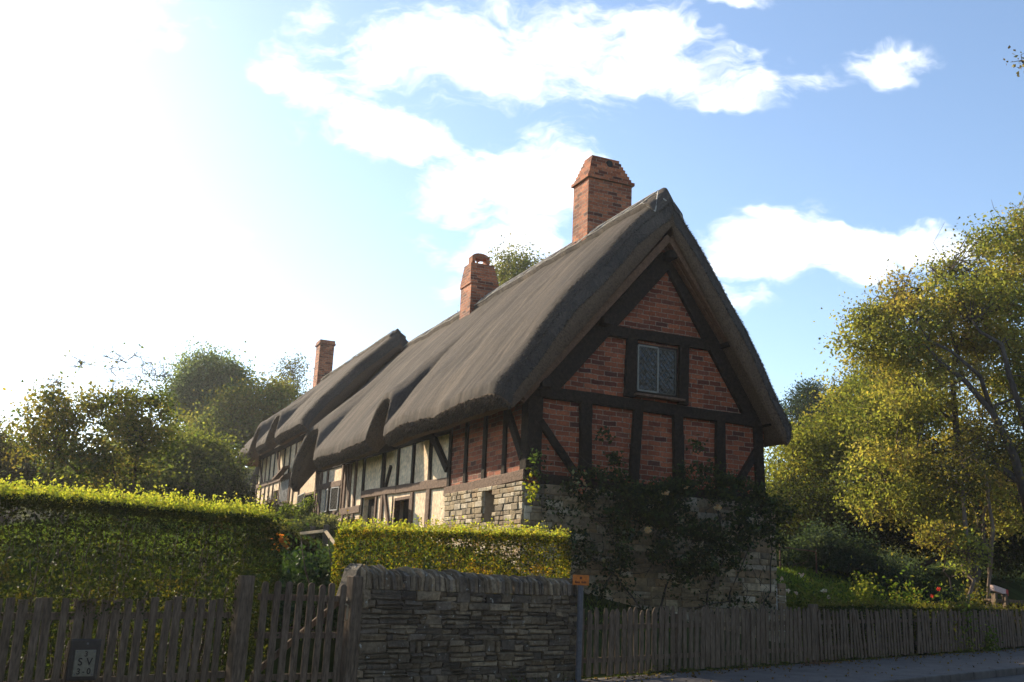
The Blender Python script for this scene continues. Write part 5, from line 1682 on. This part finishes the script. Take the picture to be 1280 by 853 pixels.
# ------------------------------------------------------------------ trees
# right: the great tree whose limbs rise to the left
gt_base = (13.9,29.93,1.694)
make_tree('autumn_tree', 'large spreading autumn tree with dark rising limbs at the right edge', 'tree', gt_base[:2],
    [(*(12.762,29.345,9.937,1.792,2.4,1.024), 1.2), (*(14.562,29.613,11.253,1.584,2.6,1.32), 1.3), (*(15.952,28.888,11.607,1.848,3,1.584), .6), (*(11.807,29.203,8.979,1.26,1.8,0.756), 1.0), (*(10.8,29.058,9.268,0.893,1.2,0.744), .9), (*(10.464,29.18,8.786,0.645,1,0.546), .7),
     (*(12.355,29.519,7.715,1.536,2.2,0.922), 1.1), (*(14.549,30.73,8.821,1.632,2.6,1.36), 1.0), (*(15.33,29.223,9.151,1.32,2.6,1.584), 1.1), (*(11.485,29.868,6.877,1.126,2,0.819), 1.0), (*(15.144,30.441,6.642,1.496,2.2,1.088), .8), (*(13.077,30.298,6.033,1.584,2.2,0.792), .8),
     (*(15.041,28.245,7.246,1.28,2.4,1.536), .8), (*(11.055,28.962,4.837,1.24,1.6,1.116), 1.4), (*(12.019,28.575,4.164,1.24,1.6,0.893), 1.2), (*(14.97,29.409,4.593,1.188,2.2,1.188), 1.1), (*(15.327,29.225,12.465,0.792,1.5,0.528), .6), (*(12.487,29.463,10.798,1.024,1.5,0.461), .9), (*(13.769,28.886,9.862,1.408,2,0.768), 1.1)],
    [(0.16, 0.18, 0.04), (0.23, 0.24, 0.045), (0.27, 0.26, 0.05), (0.32, 0.27, 0.055), (0.34, 0.25, 0.065)], trunk_r=0.20, leaf=0.15, clumps=520, per=85, spread=0.31, twig=0.014, seed=301, bark='bark',
    trunk_to=(13.54,30.094,5.062),
    limbs=[([(13.954,29.905,2.722), (14.131,29.821,3.884), (13.967,29.898,4.469), (13.753,29.998,5.302), (13.461,29.691,6.334), (13.347,29.523,8.132), (13.557,29.428,9.115), (13.928,29.254,9.716), (14.549,28.725,10.105)], 0.15, 0.04),
           ([(14.544,27.828,3.569), (14.001,27.434,5.483), (13.481,27.471,6.694), (12.799,27.574,7.594), (12.311,27.796,8.082), (11.984,27.938,8.569)], 0.13, 0.035),
           ([(14.791,27.811,4.015), (14.124,27.596,4.844), (13.492,27.91,5.405), (12.859,28.207,5.752), (11.808,28.446,5.551), (11.21,28.688,5.46)], 0.12, 0.03),
           ([(13.481,27.471,6.694), (13.175,27.397,7.691), (12.515,27.594,8.397), (11.955,27.842,8.782), (11.686,27.956,9.394)], 0.07, 0.02),
           ([(14.397,27.228,5.696), (13.887,27.155,7.676), (13.714,27.131,8.579), (13.242,27.365,8.961), (13.074,27.445,9.327)], 0.09, 0.03),
           ([(13.473,29.026,7.915), (13.241,29.132,9.278), (13.087,29.202,10.292), (12.949,29.263,10.863)], 0.05, 0.015),
           ([(13.74,30.003,5.062), (12.519,29.45,4.531), (11.619,29.279,4.313)], 0.06, 0.02)],
    bare=[(13.344,29.085,11.416,0.819,1.2,0.41), (15.432,29.169,12.582,0.528,1,0.528), (11.642,29.27,10.116,0.454,0.8,0.353), (14.154,29.81,5.42,0.792,1.2,0.528)])
for k, (x, y0, pts, lab) in enumerate(((1237, 745, [(13.356,27.975,2.228), (13.498,27.907,3.526), (13.425,27.942,4.513), (13.443,27.934,5.518)], 'slim pale-barked tree stem right of the garden posts'),
                                       (1214, 745, [(12.482,27.28,2.082), (12.494,27.274,3.024), (12.437,27.301,3.66), (12.455,27.292,4.738)], 'slim pale-barked tree stem nearest the taller garden post'))):
    p = pts[0]
    make_tree('slender_tree', lab, 'tree', p[:2], [(pts[-1][0], pts[-1][1], pts[-1][2] + 0.3, 0.9, 0.9, 0.6)], [(0.12, 0.12, 0.03), (0.17, 0.14, 0.03)], trunk_r=0.06, leaf=0.13, clumps=16, per=70, seed=320 + k, bark='bark_pale', limbs=[(pts, 0.06, 0.04)], group='slim trees at the right', spread=0.35)
c = (11.847,26.798,2.155)
make_tree('sapling', 'small sapling with bright yellow leaves below the great tree', 'tree', c[:2], [(11.597,26.58,3.124,0.696,0.8,0.325), (11.981,26.409,2.767,0.464,0.7,0.51), (11.429,26.653,3.327,0.325,0.5,0.186)], [(0.30, 0.27, 0.04), (0.34, 0.25, 0.05), (0.2, 0.22, 0.04)], trunk_r=0.035, leaf=0.13, clumps=44, per=22, seed=330, spread=0.2)
c = (12.911,27.632,1.891)
shrub('hanging_bush', 'brownish drooping bush below the slim pale stems', 'bush', c[:2], (0.55, 0.5, 1.35), 1800, 0.09, [(0.16, 0.13, 0.045), (0.11, 0.11, 0.03)], 331, lumps=12)
TREES = [
    # name, label, base(x, D), blobs, palette, kwargs
    ('broad_tree', 'yellow-green leafy tree just right of the thatched gable', (1030, 38), [(10.72,36.457,6.282,1.277,2.2,1.034), (11.801,36.121,6.875,1.277,2.4,1.094), (12.913,36.27,7.981,1.17,2.2,1.232), (10.292,36.58,5.111,1.094,2.2,1.094), (12.46,36.428,6.067,1.54,2.4,0.924), (13.792,36.48,9.568,0.811,1.6,0.811)],
     [(0.19, 0.21, 0.035), (0.25, 0.25, 0.04), (0.13, 0.15, 0.03), (0.26, 0.23, 0.04)], dict(trunk_r=0.16, leaf=0.16, clumps=230, per=100, spread=0.42, seed=401)),
    ('broad_tree', 'tall yellowish tree standing behind the left limbs of the great tree', (1105, 44), [(15.079,41.336,9.584,1.267,2.4,1.408), (16.134,40.935,10.242,1.408,2.4,1.76), (15.596,41.143,7.556,1.584,2.6,1.408), (17.264,41.557,7.687,1.8,3,2.16), (15.566,40.084,4.863,2.064,3,1.376)],
     [(0.18, 0.19, 0.04), (0.22, 0.21, 0.04), (0.26, 0.23, 0.045)], dict(trunk_r=0.2, leaf=0.18, clumps=240, per=90, spread=0.5, seed=402)),
    ('pine_tree', 'dark distant pine with clumped crown right of the roof', (1008, 70), [(20.244,67.009,14.853,0.896,1.5,0.448), (19.821,67.135,13.858,1.12,1.6,0.504), (20.499,66.931,12.867,1.008,1.6,0.56), (19.486,67.233,12.209,0.784,1.4,0.504), (20.267,67.002,11.396,1.344,1.8,0.672), (20.921,66.8,13.963,0.56,1.2,0.392), (22.695,68.33,14.76,0.691,1.2,0.576), (22.413,68.423,13.636,0.806,1.5,0.806)],
     [(0.022, 0.042, 0.024), (0.03, 0.052, 0.03)], dict(trunk_r=0.22, leaf=0.2, clumps=150, per=90, spread=0.42, seed=403)),
    ('understorey_tree', 'bush tree with leaves coloured dark for shade under the great tree, behind the bush row', (1120, 35), [(11.628,33.012,3.957,1.4,1.6,0.952), (10.809,33.289,4.196,1.288,1.6,1.008), (9.587,33.662,3.902,0.952,1.6,1.12), (13.247,33.474,3.927,1.44,2,0.979), (14.801,33.364,4.122,1.46,2.2,1.168), (16.296,33.218,3.792,1.48,2.4,1.332), (17.169,32.775,4.452,1.184,2.4,1.776), (10.359,34.477,3.716,1.152,2,0.979)],
     [(0.04, 0.052, 0.018), (0.055, 0.065, 0.02), (0.075, 0.068, 0.024)], dict(trunk_r=0.1, leaf=0.15, clumps=300, per=95, spread=0.42, seed=404)),  # dark palette puts the shade under the trees into the leaf colour
    ('far_tree', 'olive tree seen through the great tree at the right edge', (1260, 60), [(26.657,53.753,6.273,2.16,3,1.44), (28.276,52.919,7.968,2.16,3,2.4), (24.63,54.711,4.538,2.4,3,1.44), (27.019,53.572,8.402,1.248,2.4,1.152)],
     [(0.13, 0.14, 0.035), (0.10, 0.12, 0.03)], dict(trunk_r=0.2, leaf=0.22, clumps=150, per=70, spread=0.6, seed=405)),
    # left side
    ('garden_tree', 'nearer leafy shrub tree at the left with a forked stem above the hedge', (85, 25), [(-10.482,22.696,4.598,0.68,1,0.52), (-10.058,22.887,4.278,0.68,1,0.6), (-10.624,22.63,3.943,0.48,0.9,0.48), (-10.215,22.818,4.909,0.48,0.8,0.28), (-9.815,22.993,3.569,0.68,0.9,0.4), (-10.457,22.708,5.12,0.2,0.4,0.28)],
     [(0.12, 0.16, 0.03), (0.16, 0.18, 0.03), (0.22, 0.18, 0.035), (0.08, 0.12, 0.025)], dict(trunk_r=0.06, leaf=0.125, clumps=80, per=42, spread=0.19, bare_n=4, twig=0.008, seed=411, stems=2, bare=[(-10.52,22.679,5.617,0.16,0.3,0.28), (-10.072,22.881,6.022,0.1,0.2,0.16)])),
    ('garden_tree', 'dense dark leafy shrub tree left of the tall hazy-coloured tree, open twigs on top', (160, 25), [(-9.093,23.288,4.851,0.8,1,0.52), (-8.508,23.508,4.818,0.56,1,0.52), (-8.772,23.411,4.223,0.84,1.1,0.56), (-9.448,23.146,5.095,0.48,0.8,0.28), (-8.41,23.543,3.975,0.4,0.8,0.48), (-9.121,23.277,3.724,0.6,0.8,0.4), (-8.645,23.458,5.283,0.44,0.7,0.24)],
     [(0.09, 0.125, 0.028), (0.13, 0.155, 0.03), (0.18, 0.16, 0.035), (0.06, 0.09, 0.025)], dict(trunk_r=0.06, leaf=0.125, clumps=105, per=46, spread=0.19, bare_n=5, twig=0.008, seed=412, stems=3, bare=[(-9.286,23.211,5.783,0.16,0.3,0.44), (-8.795,23.402,5.845,0.28,0.4,0.36), (-8.376,23.555,5.896,0.2,0.3,0.24), (-9.087,23.29,6.196,0.6,0.4,0.24)])),
    ('tall_tree', 'tall rounded tree, coloured pale bluish as if hazy, rising in the distance at the left', (262, 62), [(-18.121,59.293,12.803,1.488,2.2,0.992), (-18.748,59.097,11.658,1.389,2,0.893), (-17.41,59.505,11.552,1.389,2,0.893), (-19.101,58.984,10.894,0.992,1.6,0.595), (-17.042,59.612,12.326,0.893,1.5,0.893), (-17.88,59.366,10.532,1.686,2,0.694)],
     [(0.14, 0.19, 0.10), (0.17, 0.22, 0.11), (0.11, 0.15, 0.08)], dict(trunk_r=0.3, leaf=0.24, clumps=200, per=90, spread=0.55, seed=413)),  # palette lightened and blued so the leaves carry the hazy distance
    ('broad_tree', 'olive tree between the hazy-coloured tree and the far roof', (320, 58), [(-14.142,56.25,10.649,1.578,2.4,1.021), (-15.107,55.998,9.645,1.67,2.4,1.114), (-13.329,56.448,11.185,0.928,1.8,0.742), (-14.176,56.241,8.815,1.856,2.4,0.928), (-16.286,53.579,8.34,1.344,2.2,0.896)],
     [(0.15, 0.17, 0.04), (0.19, 0.18, 0.04), (0.11, 0.14, 0.04)], dict(trunk_r=0.25, leaf=0.22, clumps=190, per=80, spread=0.5, seed=414)),
    ('bushy_tree', 'bright green bushy tree left of the cottage far corner', (240, 37), [(-10.782,36.438,5.375,0.73,1.4,0.547), (-11.046,35.313,5.059,1.125,1.6,0.651), (-10.161,35.577,4.565,0.474,1.1,0.592), (-10.294,34.497,4.261,1.152,1.6,0.576), (-11.569,34.091,4.569,0.864,1.4,0.576), (-11.574,31.969,4.092,1.088,1.4,0.49), (-12.009,29.661,3.729,1.28,1.2,0.358)],
     [(0.10, 0.125, 0.03), (0.125, 0.14, 0.03), (0.075, 0.10, 0.028)], dict(trunk_r=0.14, leaf=0.16, clumps=220, per=90, spread=0.36, seed=415)),
    ('bushy_tree', 'dark bushy tree right behind the end of the tall hedge', (280, 34), [(-9.486,33.69,4.143,0.448,1,0.504), (-9.521,32.64,3.788,0.653,1,0.381), (-9.101,33.796,3.798,0.28,0.8,0.336)],
     [(0.045, 0.062, 0.022), (0.06, 0.075, 0.025)], dict(trunk_r=0.08, leaf=0.13, clumps=120, per=80, spread=0.3, seed=416)),
    ('airy_tree', 'thin airy upright tree beside the slim far chimney', (366, 70), [(-15.141,68.343,14.97,0.672,1.4,1.008), (-15.459,68.272,13.808,0.56,1.2,0.896), (-14.721,68.435,13.873,0.504,1.2,1.008), (-15.12,68.348,12.433,1.008,1.4,0.784)],
     [(0.12, 0.12, 0.045), (0.15, 0.14, 0.05)], dict(trunk_r=0.15, leaf=0.2, clumps=60, per=34, spread=0.5, seed=417)),
    ('bushy_tree', 'low dark bushes at the left edge behind the hedge', (15, 32), [(-14.202,28.676,4.217,0.922,1.4,0.563), (-14.946,28.295,4.364,1.024,1.6,0.87), (-13.668,28.934,3.699,1.024,1.4,0.41)],
     [(0.06, 0.07, 0.025), (0.09, 0.09, 0.03), (0.12, 0.09, 0.03)], dict(trunk_r=0.08, leaf=0.13, clumps=110, per=80, spread=0.3, seed=418, stems=3)),
    ('bushy_tree', 'green bushes filling the gap below the hazy-coloured tree', (205, 46), [(-14.897,43.521,5.067,1.472,1.8,0.662), (-13.801,43.881,6.551,0.736,1.4,0.515), (-17.283,42.63,4.871,1.84,1.8,0.662), (-18.95,41.915,4.559,1.84,1.8,0.515)],
     [(0.14, 0.17, 0.04), (0.17, 0.18, 0.04), (0.11, 0.14, 0.04)], dict(trunk_r=0.1, leaf=0.17, clumps=150, per=80, spread=0.4, seed=419)),
    ('feathery_tree', 'loose tree top showing over the thatched ridge between the chimneys', (648, 52), [(-0.184,52,18.067,0.915,2,0.582), (0.904,51.992,18.117,0.832,1.8,0.499), (-0.814,51.994,17.58,0.582,1.6,0.749), (0.3,51.999,16.955,1.664,2.4,0.666), (-0.013,52,14.261,2.08,3,2.08)],
     [(0.13, 0.14, 0.04), (0.16, 0.15, 0.05), (0.10, 0.12, 0.04)], dict(trunk_r=0.3, leaf=0.19, clumps=150, per=55, spread=0.55, seed=420)),
]
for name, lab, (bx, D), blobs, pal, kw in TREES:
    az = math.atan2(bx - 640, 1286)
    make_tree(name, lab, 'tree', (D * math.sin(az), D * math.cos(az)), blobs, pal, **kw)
# a roadside tree outside the picture reaches one thin twig into its top right corner
c = (10.519,17.01,1.534)
make_tree('roadside_tree', 'thin leafy twig of a roadside tree at the upper right edge of the picture', 'tree', c[:2], [(11.036,16.68,11.634,1.12,1.2,0.96), (11.568,16.315,10.497,1.28,1.5,1.12), (*(9.522,17.132,11.581,0.125,0.1,0.094), 0.4)],
          [(0.2, 0.15, 0.05), (0.14, 0.13, 0.05)], trunk_r=0.14, leaf=0.11, clumps=60, per=22, spread=0.16, seed=431, limbs=[([(10.925,16.752,10.05), (10.243,16.945,11.083), (9.758,17.114,11.415), (9.438,17.178,11.569), (9.282,17.263,11.574)], 0.02, 0.004)])
# unseen trees added across the road to darken the street and the window reflections
rg = np.random.default_rng(600)
P_, C_ = [], []
for k in range(150):
    s_ = rg.uniform(-45, 45); d_ = rg.uniform(-34, -24)
    x, y, _ = fp(s_, d_)
    h = rg.uniform(4, 17)
    n = 260
    q = rg.normal(size=(n, 3)); q /= np.linalg.norm(q, axis=1, keepdims=True)
    P_.append(np.array([x, y, h * rg.uniform(0.3, 0.9)]) + q * np.array([2.6, 2.6, 2.2]) * rg.uniform(0.3, 1.05, (n, 1)))
    C_.append(np.array([[0.09, 0.10, 0.03]]) * rg.uniform(0.7, 1.3) * (1 + rg.uniform(-.3, .3, (n, 1))))
o = leaf_mesh('added_roadside_wood', np.concatenate(P_), 0.8, np.concatenate(C_), MT['leaf'], rng=rg)
tag(o, kind='stuff')
# distant wood closing the horizon
rg = np.random.default_rng(500)
P_, C_ = [], []
for k in range(260):
    az = rad(rg.uniform(-50, 50)); D = rg.uniform(95, 150)
    x, y = D * math.sin(az), D * math.cos(az)
    h = rg.uniform(4, 8.5)
    z0 = gz(x, y)
    n = 170
    q = rg.normal(size=(n, 3)); q /= np.linalg.norm(q, axis=1, keepdims=True)
    P_.append(np.array([x, y, z0 + h * 0.5]) + q * np.array([h * 0.55, h * 0.55, h * 0.55]) * rg.uniform(0.6, 1.05, (n, 1)))
    C_.append(np.array([[0.08, 0.095, 0.035]]) * rg.uniform(0.6, 1.4) * (1 + rg.uniform(-.3, .3, (n, 1))))
o = leaf_mesh('distant_wood', np.concatenate(P_), 1.1, np.concatenate(C_), MT['leaf'], rng=rg)
tag(o, kind='stuff')

# ------------------------------------------------------------------ added veil
mb = MB()
mb.box((0, 60, 10.4), (640, 640, 37.2))  # thin scattering volume added to lift the dark tones
hm = bpy.data.materials.new('thin_veil'); hm.use_nodes = True
ht = hm.node_tree
for n_ in list(ht.nodes): ht.nodes.remove(n_)
pv = N(ht, 'ShaderNodeVolumePrincipled', {'Color': (0.95, 0.96, 1.0, 1), 'Density': 0.00045, 'Anisotropy': 0.5})
ho = N(ht, 'ShaderNodeOutputMaterial', {'Volume': pv.outputs[0]})
tag(mb.build('added_veil', hm), kind='stuff')
